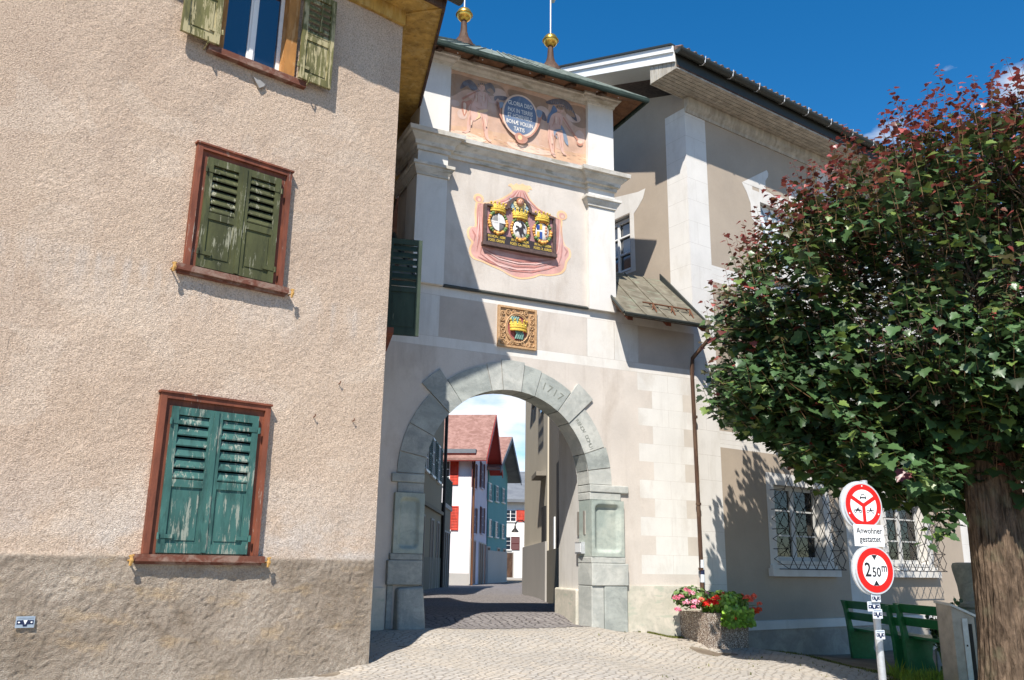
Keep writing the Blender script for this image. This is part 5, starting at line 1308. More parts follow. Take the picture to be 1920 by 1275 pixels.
# side wall facing the camera is the -u end of H2
SD = Fr(H2.pt(-.012, 0, 0), 96)       # n points towards the camera, u>0 goes right; wall lies at u<0
SD = Fr(H2.pt(0, 0), 96)
for (xa, ya, yb) in ((0, 866, 908), (0, 950, 993)):
    ua, za = SD.uz(844, yb); ub, zb = SD.uz(861, ya)
    hgt = zb - za; wd = 1.05
    swin(SD, ua - .05 - wd / 2 - .02, za, wd, hgt, h2, 'whitewood', 'shutred', True, ub - ua)
mb = MB(); mb.box(SD, -10, .02, 0, SD.uz(870, 1075)[1], 0, .05); build(mb, 'plinth', 'h_base', h2)
mb = MB(); mb.box(SD, -12, .2, ze - .25, ze - .12, .0, .45); build(mb, 'eaves_board', 'shutred', h2)
mb = MB(); mb.box(SD, -12, .25, ze - .12, ze + .12, .0, .55); build(mb, 'gutter', 'slate', h2)
mb = MB(); p = H2.pt(.1, 0, .1); mb.tube([(p[0], p[1], .5), (p[0], p[1], ze)], .07, 6); build(mb, 'downpipe', 'rust', h2)
for x in (888, 903):
    for ya, yb in ((868, 915), (952, 1000)):
        u, zb = H2.uz(x, yb); _, za = H2.uz(x, ya); swin(H2, u, zb, .95, za - zb, h2, 'h_lilac', 'shutmaroon', True, .5)
for x, dd in ((882, 0), (887, 1), (898, 0), (902, 0), (907, 1)):
    u, zb = H2.uz(x, 1095); sdoor(H2, u, max(.45, zb), .9, 2.4, h2, 'shutmaroon' if dd else 'brown')
# teal house
H3 = Fr(H2.pt(w2 + .25, 0, .05), 9.5); w3 = H3.uz(950, 1000)[0]
h3 = thing('teal_house', H3.pt(0, .5), 'teal plastered gabled house with pale window frames and a reddish roof behind the white one', 'house')
ze3 = H3.uz(915, 868)[1]; zr3 = H3.off(.9).uz(948, 812)[1]
gable_house(H3, w3, 0, ze3, zr3, 12, 'h_teal', 'h_teal', 'tile_red', 'slate', h3, .9, .8)
for ya, yb, xs in ((907, 938, (918, 931, 943)), (975, 1005, (918, 930, 942))):
    for x in xs:
        u, zb = H3.uz(x, yb + (x - 918) * .15); _, za = H3.uz(x, ya + (x - 918) * .4); swin(H3, u, zb, .95, za - zb, h3, 'h_far', 'h_teal', True, .42)
u, zb = H3.uz(931, 885); swin(H3, u, zb, .8, 1.0, h3, 'h_far')
mb = MB(); mb.box(H3, 0, w3, 0, H3.uz(918, 1032)[1], 0, .06); build(mb, 'plinth', 'h_base', h3)
for x in (914, 933, 944): u, zb = H3.uz(x, 1094); sdoor(H3, u, .45, .9, 2.3, h3)
# far white house closing the lane
H4 = Fr(atdist(950, 1094, 76), 88)
h4 = thing('far_house', H4.pt(1, .5), 'far white house with grey sheet roof closing the end of the lane', 'house')
ze4 = H4.uz(970, 938)[1]; zr4 = ze4 + 4.2
mb = MB(); mb.box(H4, -4, 6, 0, ze4, -8, 0); build(mb, 'wall', 'h_far', h4)
mb = MB(); A = [H4.pt(-4.5, ze4 - .2, .6), H4.pt(6.5, ze4 - .2, .6), H4.pt(6.5, H4.off(-7).uz(970, 889)[1], -7), H4.pt(-4.5, H4.off(-7).uz(970, 889)[1], -7)]; mb.hexa(A + [(p[0], p[1], p[2] + .25) for p in A]); build(mb, 'roof', 'slate', h4)
for x, ya, yb in ((957, 957, 977), (947, 1007, 1030)):
    u, zb = H4.uz(x, yb); _, za = H4.uz(x, ya); swin(H4, u, zb, .9, za - zb, h4, 'whitewood', 'shutred' if x > 950 else 'shutmaroon', False, .75)
mb = MB(); mb.box(H4, -4, 6, 0, H4.uz(970, 1083)[1], 0, .06); build(mb, 'plinth', 'h_base', h4)
u, zb = H4.uz(950, 1090); sdoor(H4, u, .5, 1., 2.2, h4)
# street lamp
pl = atdist(984, 1090, 60); 
lamp = thing('street_lamp', (pl[0], pl[1], .5), 'black gooseneck street lamp in front of the far white house', 'street lamp')
zt = atdist(984, 985, 60)[2]
mb = MB(); mb.tube([(pl[0], pl[1], .4), (pl[0], pl[1], zt)], .06, 8); build(mb, 'pole', 'iron', lamp)
mb = MB(); mb.tube([(pl[0] - .35 + .35 * math.cos(a), pl[1], zt + .35 * math.sin(a)) for a in [math.pi * k / 10 for k in range(11)]], .035, 6); build(mb, 'arm', 'iron', lamp)
mb = MB(); mb.lathe((pl[0] - .7, pl[1], zt - .35), [(.26, -.12), (.20, 0), (.07, .15), (.05, .34)], 12); build(mb, 'lamp_shade', 'iron', lamp)
# right side of the lane
BR = Fr((atdist(1053, 1000, 18.9)[0], 18.7), -1.2)
br_ = Fr(BR.p, BR.ang)
b1 = thing('shaded_house', BR.pt(2, .75), 'narrow grey-brown house in deep shade just beyond the arch on the right', 'house')
# u goes back, n points right (into the building) so outside is negative
ue = BR.uz(1029, 1000)[0]
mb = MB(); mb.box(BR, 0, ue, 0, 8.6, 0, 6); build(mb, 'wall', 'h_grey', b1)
mb = MB(); mb.box(BR, 0, ue + .02, 0, BR.uz(1040, 1030)[1], -.05, 0.0); build(mb, 'plinth', 'h_oliveb', b1)
mb = MB(); mb.box(BR, ue * .45, ue * .52, 1.9, 2.75, -.03, 0); build(mb, 'plate', 'signwhite', b1)
mb = MB(); mb.box(BR, .25, 1.1, .5, 3.9, -.04, .0); build(mb, 'doorway', 'dark', b1)
AR = Fr(BR.pt(ue + .3, 0, -.02), -3.4)
a1 = thing('sunny_house', AR.pt(2, .7), 'tall beige house with flower boxes and window grilles further down the lane on the right', 'house')
ue2 = AR.uz(991, 1000)[0]
ue2 = min(max(ue2, 8), 30)
mb = MB(); mb.box(AR, 0, ue2, 0, 13.5, 0, 6); build(mb, 'wall', 'h_beige', a1)
mb = MB(); mb.box(AR, -.02, ue2 + .02, 0, 2.25, -.06, 0); build(mb, 'plinth', 'h_base', a1)
def uofx(x): return AR.uz(x, 1000)[0]
u_a, u_b = uofx(1024), uofx(1014)
mb = MB()
for k in range(9): z = 6.2 + k * .42; mb.tube([AR.pt(u_a, z, -.25), AR.pt(u_b, z, -.25)], .025, 4)
for k in range(8): u = u_a + (u_b - u_a) * k / 7; mb.tube([AR.pt(u, 6.1, -.25), AR.pt(u, 9.8, -.25)], .02, 4)
build(mb, 'window_grille', 'iron', a1)
mb = MB(); mb.box(AR, u_a, u_b, 6.0, 9.9, -.03, 0); build(mb, 'window', 'pane', a1)
mb = MB(); mb.box(AR, u_a, u_b, AR.uz(1020, 888)[1] - .12, AR.uz(1020, 888)[1], -.28, 0); build(mb, 'canopy', 'h_grey', a1)
mb = MB(); mb.box(AR, u_a, u_a + .8, .8, 3.2, -.05, 0); build(mb, 'doorway', 'dark', a1)
for x, z in ((1004, 7.2), (1004, 9.6), (998, 7.2), (998, 9.6)):
    u = uofx(x); mb = MB(); mb.box(AR, u - .35, u + .35, z, z + 1.5, -.05, 0); w = build(mb, 'window', 'whitewood', a1)
    mb = MB(); mb.box(AR, u - .28, u + .28, z + .06, z + 1.44, -.06, -.051); build(mb, 'pane', 'pane', w); mb = MB(); mb.box(AR, u - .5, u + .5, z - .12, z, -.2, 0); build(mb, 'sill', 'h_base', w)

# ================================================================= GROUND
def sheet(name, xs, ys, dz, mat, keepf=None, kind='structure', warp=None):
    X, Y = np.meshgrid(xs, ys)
    if warp: X, Y = warp(X, Y)
    Z = np.zeros_like(X)
    for (cx1, cy1, cz1) in _ctl: pass
    W = np.zeros_like(X); A = np.zeros_like(X)
    for (a, b, c_) in _ctl:
        w = ((a - X) ** 2 + (b - Y) ** 2 + .12) ** -1.6; W += w; A += w * c_
    Z = A / W + dz
    cx1 = (X[:-1, :-1] + X[1:, 1:]) / 2; cy1 = (Y[:-1, :-1] + Y[1:, 1:]) / 2
    k = np.ones(cx1.shape, bool) if keepf is None else keepf(cx1, cy1)
    return tag(grid_obj(name, X, Y, Z, k, mat), kind=kind)
M['soil'] = stone('trodden_soil', (.16, .125, .09), (.24, .20, .15), 1.5, .6, 12)
M['pave'] = paving('worn_stone_setts', (.47, .43, .375), (.385, .355, .31), (.50, .43, .34), (.26, .22, .175), .078, 24, .8)
M['cobble'] = paving('dark_cobbles', (.19, .17, .165), (.28, .255, .24), (.22, .20, .19), (.05, .045, .04), .10, -20, 1.)
gx = np.concatenate([[-900, -300, -100, -40], np.arange(-20, 20.1, .5), [40, 100, 300, 900]]); gy = np.concatenate([[-900, -200, -60, -20], np.arange(-6, 80, .5), [120, 300, 900]])
sheet('ground', gx, gy, -.012, 'soil')
# edge of the paving towards the green: from the corner of the building to the foreground
def edge_x(Y): return np.interp(Y, [-8, 4, 7, 9.5, 11, 12.4, 13.2, 14.5], [9, 4.3, 4.35, 4.55, 4.75, 5.0, 4.5, 4.15])
Tn, Tp = T.n, T.p
def front(X, Y): return (X - Tp[0]) * Tn[0] + (Y - Tp[1]) * Tn[1]
xs = np.arange(-7, 9, .06); ys = np.arange(0, 16.5, .06)
sheet('square_paving', xs, ys, .0, 'pave', lambda X, Y: (X < edge_x(Y)) & (front(X, Y) > -.02))
xs = np.arange(-5, 3, .08); ys = np.arange(11, 60, .10)
sheet('lane_paving', xs, ys, .004, 'cobble', lambda X, Y: front(X, Y) <= -.02 + .04)

# ================================================================= PLANTER AND FLOWERS
zb = .42
Ap = atz(1329, 1229, .40); Bp_ = atz(1292, 1213, .44); Cp_ = atz(1408, 1232, .36)
# square up: front edge A->C, side A->B
fx = np.array(Cp_[:2]) - np.array(Ap[:2]); wid = np.linalg.norm(fx); ang = math.degrees(math.atan2(fx[0], fx[1]))
PF = Fr(Ap[:2], ang)
dp = min(.75, max(.45, -PF.n.dot(np.array(Bp_[:2]) - np.array(Ap[:2]))))
print('planter', wid, ang, dp, Ap, Bp_, Cp_)
M['aggregate'] = None
def aggregate():
    t = NT('exposed_aggregate'); v = t.voro(75, out='Color'); d = t.voro(75)
    s_ = t.n.new('ShaderNodeSeparateColor'); t.link(v, s_.inputs[0])
    o = t.mix(t.ramp(s_.outputs[0], .2, .8), (.20, .145, .11), (.50, .42, .34)); o = t.mix(t.ramp(s_.outputs[1], .8, .9), o, (.70, .64, .56))
    o = t.mix(t.ramp(d, .4, .62, 0, .8), o, (.12, .09, .07)); t.color(o); t.bump(d, 1., -.006); return t.set(.85, 0, .3)
M['aggregate'] = aggregate()
pth = thing('planter', PF.pt(wid / 2, .4, -dp / 2), 'square exposed-aggregate concrete planter full of geraniums by the corner downpipe', 'planter')
mb = MB(); zt = .98
def ring(z, g): return [PF.pt(-g, z, g), PF.pt(wid + g, z, g), PF.pt(wid + g, z, -dp - g), PF.pt(-g, z, -dp - g)]
mb.extr(ring(.2, -.03), ring(zt, .0), 0, caps=False); mb.extr(ring(zt, .0), ring(zt, -.05), 0, caps=False); mb.extr(ring(zt, -.05), ring(zt - .08, -.05), 0, caps=False); mb.poly(ring(zt - .08, -.05), 1)
ob = build(mb, 'concrete_tub', ['aggregate', 'soil'], pth)
def leafmat(name, cs, tr=.25, rough=.4):
    t = NT(name); at = t.n.new('ShaderNodeAttribute'); at.attribute_name = 'Col'
    t.link(at.outputs['Color'], t.b.inputs['Base Color']); t.set(rough, 0, .6)
    tl = t.n.new('ShaderNodeBsdfTranslucent'); t.link(at.outputs['Color'], tl.inputs[0]); mx = t.n.new('ShaderNodeMixShader'); mx.inputs[0].default_value = tr
    t.link(t.b.outputs[0], mx.inputs[1]); t.link(tl.outputs[0], mx.inputs[2]); t.link(mx.outputs[0], t.n['Material Output'].inputs['Surface']); return t.m
M['leaf'] = leafmat('leaf', None); M['petal'] = leafmat('petal', None, .3, .6); M['grass'] = leafmat('grass_blade', None, .35, .6)
def leaves(name, C_, Nn, Up, size, col, outline, parent, mat, fold=.25, loc=None):
    """many leaves as one mesh: centre, normal, tip direction, size and colour per leaf; outline = (x, y) fan round the stalk point"""
    n = len(C_); ol_ = np.array(outline); m = len(ol_)
    Nn = Nn / np.linalg.norm(Nn, axis=1, keepdims=True); Up = Up - Nn * (Up * Nn).sum(1, keepdims=True); Up = Up / (np.linalg.norm(Up, axis=1, keepdims=True) + 1e-9)
    Sd = np.cross(Up, Nn)
    off = np.array(wloc(parent)) if parent is not None else np.array(loc or (0, 0, 0))
    pts = np.zeros((n, m + 1, 3)); base = C_ - off
    pts[:, 0] = base + Up * (.30 * size)[:, None]
    for k, (x, y) in enumerate(ol_):
        pts[:, k + 1] = base + Sd * (x * size)[:, None] + Up * (y * size)[:, None] + Nn * ((fold * abs(x) * size) - .18 * size * (y - .3) ** 2)[:, None]
    tri = np.array([[0, k + 1, (k + 1) % m + 1] for k in range(m)])
    idx = (np.arange(n)[:, None, None] * (m + 1) + tri[None]).reshape(-1, 3)
    me = bpy.data.meshes.new(name); me.vertices.add(n * (m + 1)); me.vertices.foreach_set('co', pts.reshape(-1).astype(np.float32))
    me.loops.add(idx.size); me.loops.foreach_set('vertex_index', idx.ravel().astype(np.int32)); me.polygons.add(len(idx))
    me.polygons.foreach_set('loop_start', np.arange(0, idx.size, 3, dtype=np.int32)); me.polygons.foreach_set('loop_total', np.full(len(idx), 3, np.int32))
    me.materials.append(M[mat]); me.update(calc_edges=True)
    ca = me.color_attributes.new('Col', 'FLOAT_COLOR', 'POINT'); cc_ = np.ones((n, m + 1, 4)); cc_[:, :, :3] = col[:, None, :]
    ca.data.foreach_set('color', cc_.ravel().astype(np.float32))
    o = bpy.data.objects.new(name, me); COL.objects.link(o)
    if parent is not None: o.parent = parent
    elif loc: o.location = loc
    return o
maple = [(0, .02), (.20, -.04), (.36, -.06), (.38, .10), (.56, .20), (.47, .32), (.52, .46), (.34, .50), (.26, .60), (.24, .76), (.12, .78), (0, .96), (-.12, .78), (-.24, .76), (-.26, .60), (-.34, .50), (-.52, .46), (-.47, .32), (-.56, .20), (-.38, .10), (-.36, -.06), (-.20, -.04)]
roundl = [(0, 0), (.35, -.05), (.5, .3), (.35, .75), (0, .9), (-.35, .75), (-.5, .3), (-.35, -.05)]
petal = [(.2, 0), (.4, .4), (.25, .8), (-.25, .8), (-.4, .4), (-.2, 0)]
rg = np.random.default_rng(5)
def unit(n): v = rg.normal(size=(n, 3)); return v / np.linalg.norm(v, axis=1, keepdims=True)
def PFP(u, z, o): return np.array(PF.pt(u, z, o))
def geranium(name, label, cx1, cz1, co1, rx, rz_, ro, nleaf, heads, pc_, lc, hang=None):
    th = thing(name, PFP(cx1, zt - .06, co1), label, 'geranium', 'geraniums in the planter')
    v = unit(nleaf); r = rg.random(nleaf) ** .35
    loc_ = np.stack([cx1 + v[:, 0] * rx * r, cz1 + v[:, 2] * rz_ * r, co1 + v[:, 1] * ro * r], 1)
    if hang is not None:
        nh = hang[0]; k = rg.random(nh); a = np.stack([hang[1] + (hang[2] - hang[1]) * rg.random(nh), zt + .06 - hang[3] * k * (.5 + .5 * np.sin(rg.random(nh) * 3)), .04 + .10 * rg.random(nh)], 1); loc_ = np.concatenate([loc_, a]); v = np.concatenate([v, np.tile([0, 1, .3], (nh, 1)) + unit(nh) * .4])
    W_ = np.stack([PF.p[0] + PF.d[0] * loc_[:, 0] + PF.n[0] * loc_[:, 2], PF.p[1] + PF.d[1] * loc_[:, 0] + PF.n[1] * loc_[:, 2], loc_[:, 1]], 1)
    Nw = np.stack([PF.d[0] * v[:, 0] + PF.n[0] * v[:, 1], PF.d[1] * v[:, 0] + PF.n[1] * v[:, 1], np.abs(v[:, 2]) + .4], 1) + unit(len(v)) * .5
    n = len(W_); col = np.array(lc)[None] * (.6 + .9 * rg.random((n, 1))) * np.array([1, 1, 1.]) + np.array([.03, .02, 0]) * rg.random((n, 1))
    leaves('foliage', W_, Nw, unit(n) + np.array([0, 0, -.3]), .045 + .03 * rg.random(n), col, roundl, th, 'leaf', .3)
    mbs = MB()
    for (hu, hz, ho, hr, hc) in heads:
        c_ = PFP(hu, hz, ho); npt = int(40 * (hr / .05) ** 1.5) + 10; v = unit(npt); v[:, 2] = np.abs(v[:, 2]) * .9 - .1
        W_ = c_ + v * hr * (.6 + .5 * rg.random((npt, 1))); col = np.array(pc_[hc])[None] * (.75 + .5 * rg.random((npt, 1)))
        leaves('flower_head', W_, v + unit(npt) * .5, unit(npt), np.full(npt, .030) * (.7 + .6 * rg.random(npt)), np.clip(col, 0, 1), petal, th, 'petal', .2)
        mbs.tube([PFP(cx1 + (hu - cx1) * .4, cz1 - .05, co1 + (ho - co1) * .3), PFP(hu, hz - .01, ho)], .005, 4)
    build(mbs, 'stem', 'stemgreen', th)
M['stemgreen'] = plain('stem_green', (.12, .2, .05), .6)
fzx = lambda x, y, o=0.: PF.off(o).uz(x, y)
def hd(x, y, r, c_, o=0.): u, z = PF.off(o).uz(x, y); return (u, z, o, r, c_)
geranium('pink_geranium', 'pale pink geranium leaning out over the left corner of the planter', -.05, zt + .20, -dp * .4, .30, .17, .25, 420,
         [hd(1268, 1122, .045, 0, -.1), hd(1278, 1119, .04, 0, -.2), hd(1288, 1107, .04, 0), hd(1297, 1113, .05, 1), hd(1300, 1116, .04, 1, -.3), hd(1287, 1131, .05, 1), hd(1304, 1130, .06, 1), hd(1300, 1139, .04, 0), hd(1272, 1144, .045, 0), hd(1325, 1113, .03, 1, -.2), hd(1310, 1127, .05, 2, -.1), hd(1315, 1124, .04, 2)],
         [(.80, .22, .33), (.85, .42, .52), (.80, .22, .12)], (.10, .18, .05))
geranium('scarlet_geranium', 'bright scarlet geranium in the middle of the planter', wid * .42, zt + .16, -dp * .5, .22, .13, .22, 380,
         [hd(1325, 1134, .06, 0), hd(1333, 1130, .06, 0), hd(1343, 1123, .065, 0), hd(1342, 1131, .05, 0), hd(1330, 1128, .04, 0), hd(1355, 1115, .04, 1, -.2)],
         [(.80, .018, .008), (.82, .13, .08)], (.16, .30, .045))
geranium('trailing_geranium', 'orange-red geranium trailing bright green leaves over the front of the planter', wid * .66, zt + .13, -dp * .35, .42, .17, .28, 1200,
         [hd(1391, 1118, .035, 1, -.2), hd(1401, 1122, .06, 1), hd(1408, 1126, .05, 1), hd(1414, 1119, .045, 1), hd(1424, 1133, .04, 1), hd(1410, 1146, .055, 0), hd(1417, 1149, .05, 0), hd(1423, 1143, .045, 0), hd(1375, 1160, .045, 0, .12)],
         [(.85, .09, .02), (.85, .16, .09)], (.24, .42, .055), hang=(620, wid * .30, wid * 1.0, .26))

# ================================================================= ROAD SIGN
DSn = 9.4
sp = atdist(1646, 1200, DSn)
sg = thing('road_sign', (sp[0], sp[1], zg(sp[0], sp[1])), 'grey signpost with two round red traffic signs and a white plate, before the benches', 'road sign')
pt0 = atdist(1655, 1275, DSn); pt1 = atdist(1615, 905, DSn)
gz = zg(sp[0], sp[1])
mb = MB(); dxz = (pt1[0] - pt0[0]) / (pt1[2] - pt0[2])
SGa = 72     # plate direction
def pp(z): return (pt0[0] + dxz * .35 * (z - pt0[2]), pt0[1], z)
mb.tube([pp(gz - .1), pp(pt1[2] + .02)], .036, 14); build(mb, 'post', 'steel', sg, smooth=.6)
M['sred'] = plain('sign_red', (.60, .010, .006), .35, 0, .03); M['rim'] = plain('sign_rim', (.60, .62, .63), .4, .3, .08); M['sblack'] = plain('sign_black', (.015, .015, .018), .5)
def disc(mb, F, u, z, r, o0, o1, m, n=44): mb.prism(F, [(u + r * math.cos(2 * math.pi * k / n), z + r * math.sin(2 * math.pi * k / n)) for k in range(n)], o0, o1, m)
def sign_frame(x, y):
    c_ = atdist(x, y, DSn - .13); return Fr((c_[0], c_[1]), SGa), c_[2]
F1, zc1 = sign_frame(1618, 948); F2s, zc2 = sign_frame(1640, 1069)
RS = .222
mb = MB()
disc(mb, F1, -.014, zc1, RS + .018, -.035, -.012, 0); disc(mb, F1, 0, zc1, RS + .004, -.0119, .006, 0); ps = build(mb, 'round_sign', ['rim'], sg)
mb = MB(); disc(mb, F1, 0, zc1, RS - .012, .0062, .0085, 0); build(mb, 'red_disc', 'sred', ps)
mb = MB()
Ri = RS * .70; g = .020
for a0 in (30, 150, 270):
    pts = []
    b0, b1 = math.radians(a0), math.radians(a0 + 120); mid = (b0 + b1) / 2; tipd = g / math.sin(math.radians(60)); tip = (tipd * math.cos(mid), tipd * math.sin(mid))
    da = math.asin(g / Ri); pts = [tip] + [(Ri * math.cos(t), Ri * math.sin(t)) for t in np.linspace(b0 + da, b1 - da, 18)]
    mb.prism(F1, [(a, zc1 + b) for a, b in pts], .0086, .0098, 0)
build(mb, 'white_segment', 'signwhite', ps)
mb = MB(); o = .0102
def sym(P_, u, z, k, F=F1): mb.prism(F, [(u + a * k, z + b * k) for a, b in P_], o - .0004, o + .0012, 0)
z = zc1 + RS * .36; k = .075
sym([(-.5, -.25), (-.5, .1), (-.38, .18), (-.38, .05), (.38, .05), (.38, .18), (.5, .1), (.5, -.25), (.36, -.25), (.36, -.12), (-.36, -.12), (-.36, -.25)], 0, z, k); sym([(-.3, .16), (-.22, .42), (.22, .42), (.3, .16), (.24, .16), (.17, .34), (-.17, .34), (-.24, .16)], 0, z, k)
def wheel(u, z, r): mb.tube([F1.pt(u + r * math.cos(t), z + r * math.sin(t), o) for t in [2 * math.pi * q_ / 12 for q_ in range(13)]], .0035, 4)
for sx in (-1, 1):
    u = sx * RS * .34; z = zc1 - RS * .20; wheel(u - .03, z - .012, .014); wheel(u + .03, z - .012, .014)
    if sx < 0: sym([(-.45, -.05), (-.1, .12), (.05, .34), (.2, .30), (.15, .12), (.5, -.02), (.4, -.14), (.05, -.12), (-.2, -.18)], u, z, .075)
    else: sym([(-.4, -.05), (-.1, .0), (.0, .34), (.16, .36), (.14, .1), (.4, .0), (.3, -.1), (.0, -.14)], u, z, .07)
build(mb, 'vehicle_symbol', 'sblack', ps)
mb = MB()
for a in (90, 205, 335): mb.dome(F1, RS * .86 * math.cos(math.radians(a)), zc1 + RS * .86 * math.sin(math.radians(a)), .008, .008, .0086, .004, 0, 8, 2)
build(mb, 'rivet', 'signwhite', ps)
# lower sign: height limit
mb = MB(); disc(mb, F2s, -.014, zc2, RS + .016, -.03, -.012, 0); disc(mb, F2s, 0, zc2, RS + .004, -.0119, .006, 0); ps2 = build(mb, 'round_sign', 'rim', sg)
mb = MB(); disc(mb, F2s, 0, zc2, RS - .012, .0062, .0085, 0); build(mb, 'red_disc', 'sred', ps2)
mb = MB(); disc(mb, F2s, 0, zc2, RS * .66, .0086, .0098, 0); build(mb, 'white_disc', 'signwhite', ps2)
mb = MB()
for s_ in (1, -1): mb.prism(F2s, [(-.033, zc2 + s_ * RS * .645), (.033, zc2 + s_ * RS * .645), (0, zc2 + s_ * RS * .42)], .0099, .0112, 0)
build(mb, 'height_arrow', 'sblack', ps2)
text_mesh('2', .185, F2s, -.088, zc2 - .002, .0115, 'sblack', 'numeral', ps2, depth=.0008, sx=.85, bold=.002)
text_mesh('50', .125, F2s, .012, zc2 - .022, .0115, 'sblack', 'numeral', ps2, depth=.0008, sx=.85, bold=.0015)
text_mesh('m', .115, F2s, .105, zc2 + .022, .0115, 'sblack', 'numeral', ps2, depth=.0008, sx=.8, bold=.0015)
F3, zc3 = sign_frame(1631, 1003)
mb = MB(); mb.box(F3, -.185, .165, zc3 - .108, zc3 + .098, -.006, .004); pl3 = build(mb, 'text_plate', 'signwhite', sg)
text_mesh('Anwohner', .082, F3, -.008, zc3 + .038, .0055, 'sblack', 'lettering', pl3, depth=.0006, sx=.86, bold=.0008)
text_mesh('gestattet', .082, F3, -.004, zc3 - .042, .0055, 'sblack', 'lettering', pl3, depth=.0006, sx=.86, bold=.0008)
for x, y, w, h in ((1642, 1121, 17.5, 13), (1638, 1137, 24, 15.5), (1645, 1151, 18, 14.5), (1650, 1190, 17, 14)):
    F5, z5 = sign_frame(x, y); k = DSn / 1600
    build(waymark(F5, 0, z5, .0, w * k * 1.02, h * k), 'marker_plate', ['plate', 'navy', 'signwhite', 'greyprint'], sg, fix=False)

# ================================================================= BENCHES
M['bgreen'] = plain('gloss_green_paint', (.018, .16, .05), .3, 0, .2, .6); M['bconc'] = plain('bench_concrete', (.36, .35, .33), .9, 0, .15)
def make_bench():
    """built along +y from the origin, seat towards +x"""
    F = Fr((0, 0), 0)      # u = +y, o = +x
    r_ = thing('park_bench', (0, 0, 0), 'b', 'bench', 'green benches by the building wall')
    Ln = 1.85
    for z0, z1, oo in ((.62, .745, -.02), (.80, .925, -.06)):
        mb = MB(); A = [F.pt(0, z0, oo + .02), F.pt(Ln, z0, oo + .02), F.pt(Ln, z0, oo + .06), F.pt(0, z0, oo + .06), F.pt(0, z1, oo - .015), F.pt(Ln, z1, oo - .015), F.pt(Ln, z1, oo + .025), F.pt(0, z1, oo + .025)]
        mb.hexa(A); b = build(mb, 'back_slat', 'bgreen', r_); m_ = b.modifiers.new('b', 'BEVEL'); m_.width = .008; m_.segments = 2
    for k in range(3):
        mb = MB(); mb.box(F, 0, Ln, .445, .485, .06 + k * .15, .06 + k * .15 + .125); b = build(mb, 'seat_slat', 'bgreen', r_); m_ = b.modifiers.new('b', 'BEVEL'); m_.width = .008; m_.segments = 2
    for y in (.12, Ln - .22):
        mb = MB()
        prof = [(-.02, -.15), (.40, -.15), (.38, .05), (.34, .18), (.36, .32), (.46, .443), (.03, .443), (.0, .60), (-.06, .92), (-.11, .91), (-.07, .60), (-.05, .40), (-.04, .15)]
        A = [(x, y, z) for x, z in prof]; Bq = [(x, y + .09, z) for x, z in prof]; mb.extr(A, Bq)
        l_ = build(mb, 'leg', 'bgreen', r_); m_ = l_.modifiers.new('b', 'BEVEL'); m_.width = .008; m_.segments = 2
        mb = MB(); mb.box(F, y + .02, y + .07, -.15, .30, .42, .50); build(mb, 'foot_block', 'bconc', r_)
    return r_
def copytree(o, parent=None):
    c_ = o.copy(); COL.objects.link(c_)
    if parent is not None: c_.parent = parent
    for ch_ in [k for k in bpy.data.objects if k.parent == o]: copytree(ch_, c_)
    return c_
bench = make_bench()
def place(o, x, y, rot, label): o.location = (x, y, zg(x, y)); o.rotation_euler = (0, 0, math.radians(rot)); o['label'] = label
b2_ = copytree(bench)
place(bench, 5.80, 13.25, 3, 'farther green bench standing close to the wall behind the signpost')
place(b2_, 5.86, 11.35, 3, 'nearer green bench between the signpost and the litter bin')

# litter bin
bx = Fr(atdist(1796, 1255, 11.7)[:2], 88)
bn = thing('litter_bin', bx.pt(.15, zg(*bx.p)), 'tall box-shaped litter bin with a sloping steel lid between the bench and the tree', 'litter bin')
zb0 = zg(*bx.p) - .1; w_, d_ = .26, .34; zt_ = atdist(1786, 1136, 11.7)[2]
mb = MB()
mb.hexa([bx.pt(0, zb0, 0), bx.pt(w_, zb0, 0), bx.pt(w_, zb0, -d_), bx.pt(0, zb0, -d_), bx.pt(0, zt_, 0), bx.pt(w_, zt_ - .12, 0), bx.pt(w_, zt_ - .10, -d_), bx.pt(0, zt_ + .02, -d_)]); b = build(mb, 'bin_body', 'steelmatte', bn)
mb = MB(); mb.hexa([bx.pt(-.015, zt_ + .001, .02), bx.pt(w_ + .03, zt_ - .13, .02), bx.pt(w_ + .03, zt_ - .11, -d_ - .02), bx.pt(-.015, zt_ + .021, -d_ - .02), bx.pt(-.015, zt_ + .03, .02), bx.pt(w_ + .03, zt_ - .10, .02), bx.pt(w_ + .03, zt_ - .08, -d_ - .02), bx.pt(-.015, zt_ + .05, -d_ - .02)]); build(mb, 'lid', 'steel', bn)
mb = MB(); mb.box(bx, w_ * .42, w_ * .66, zb0, zt_ - .14, .001, .012); build(mb, 'door_panel', 'steel', bn)
mb = MB(); mb.box(bx, w_ * .70, w_ * .86, zb0, zt_ - .20, .001, .006); mb.box(bx, w_ * .5, w_ * .56, zt_ - .45, zt_ - .43, .012, .02); build(mb, 'opening', 'iron', bn)

# weathered stone post behind the tree
sp_ = atdist(1832, 1150, 14.6)
zt_ = atdist(1822, 1055, 14.6)[2]
tp = thing('stone_post', (sp_[0], sp_[1], .15), 'rounded grey-green stone post half hidden behind the tree trunk', 'stone post')
mb = MB(); b0 = zg(sp_[0], sp_[1]) - .1; H_ = zt_ - b0
mb.lathe((sp_[0], sp_[1], b0), [(.24, 0), (.22, H_ * .35), (.20, H_ * .58), (.20, H_ * .60), (.245, H_ * .62), (.25, H_ * .65), (.20, H_ * .67), (.22, H_ * .80), (.265, H_ * .93), (.27, H_ * .97), (.25, H_ * .995), (.2, H_)], 20)
build(mb, 'shaft', 'stone3', tp, smooth=.6)

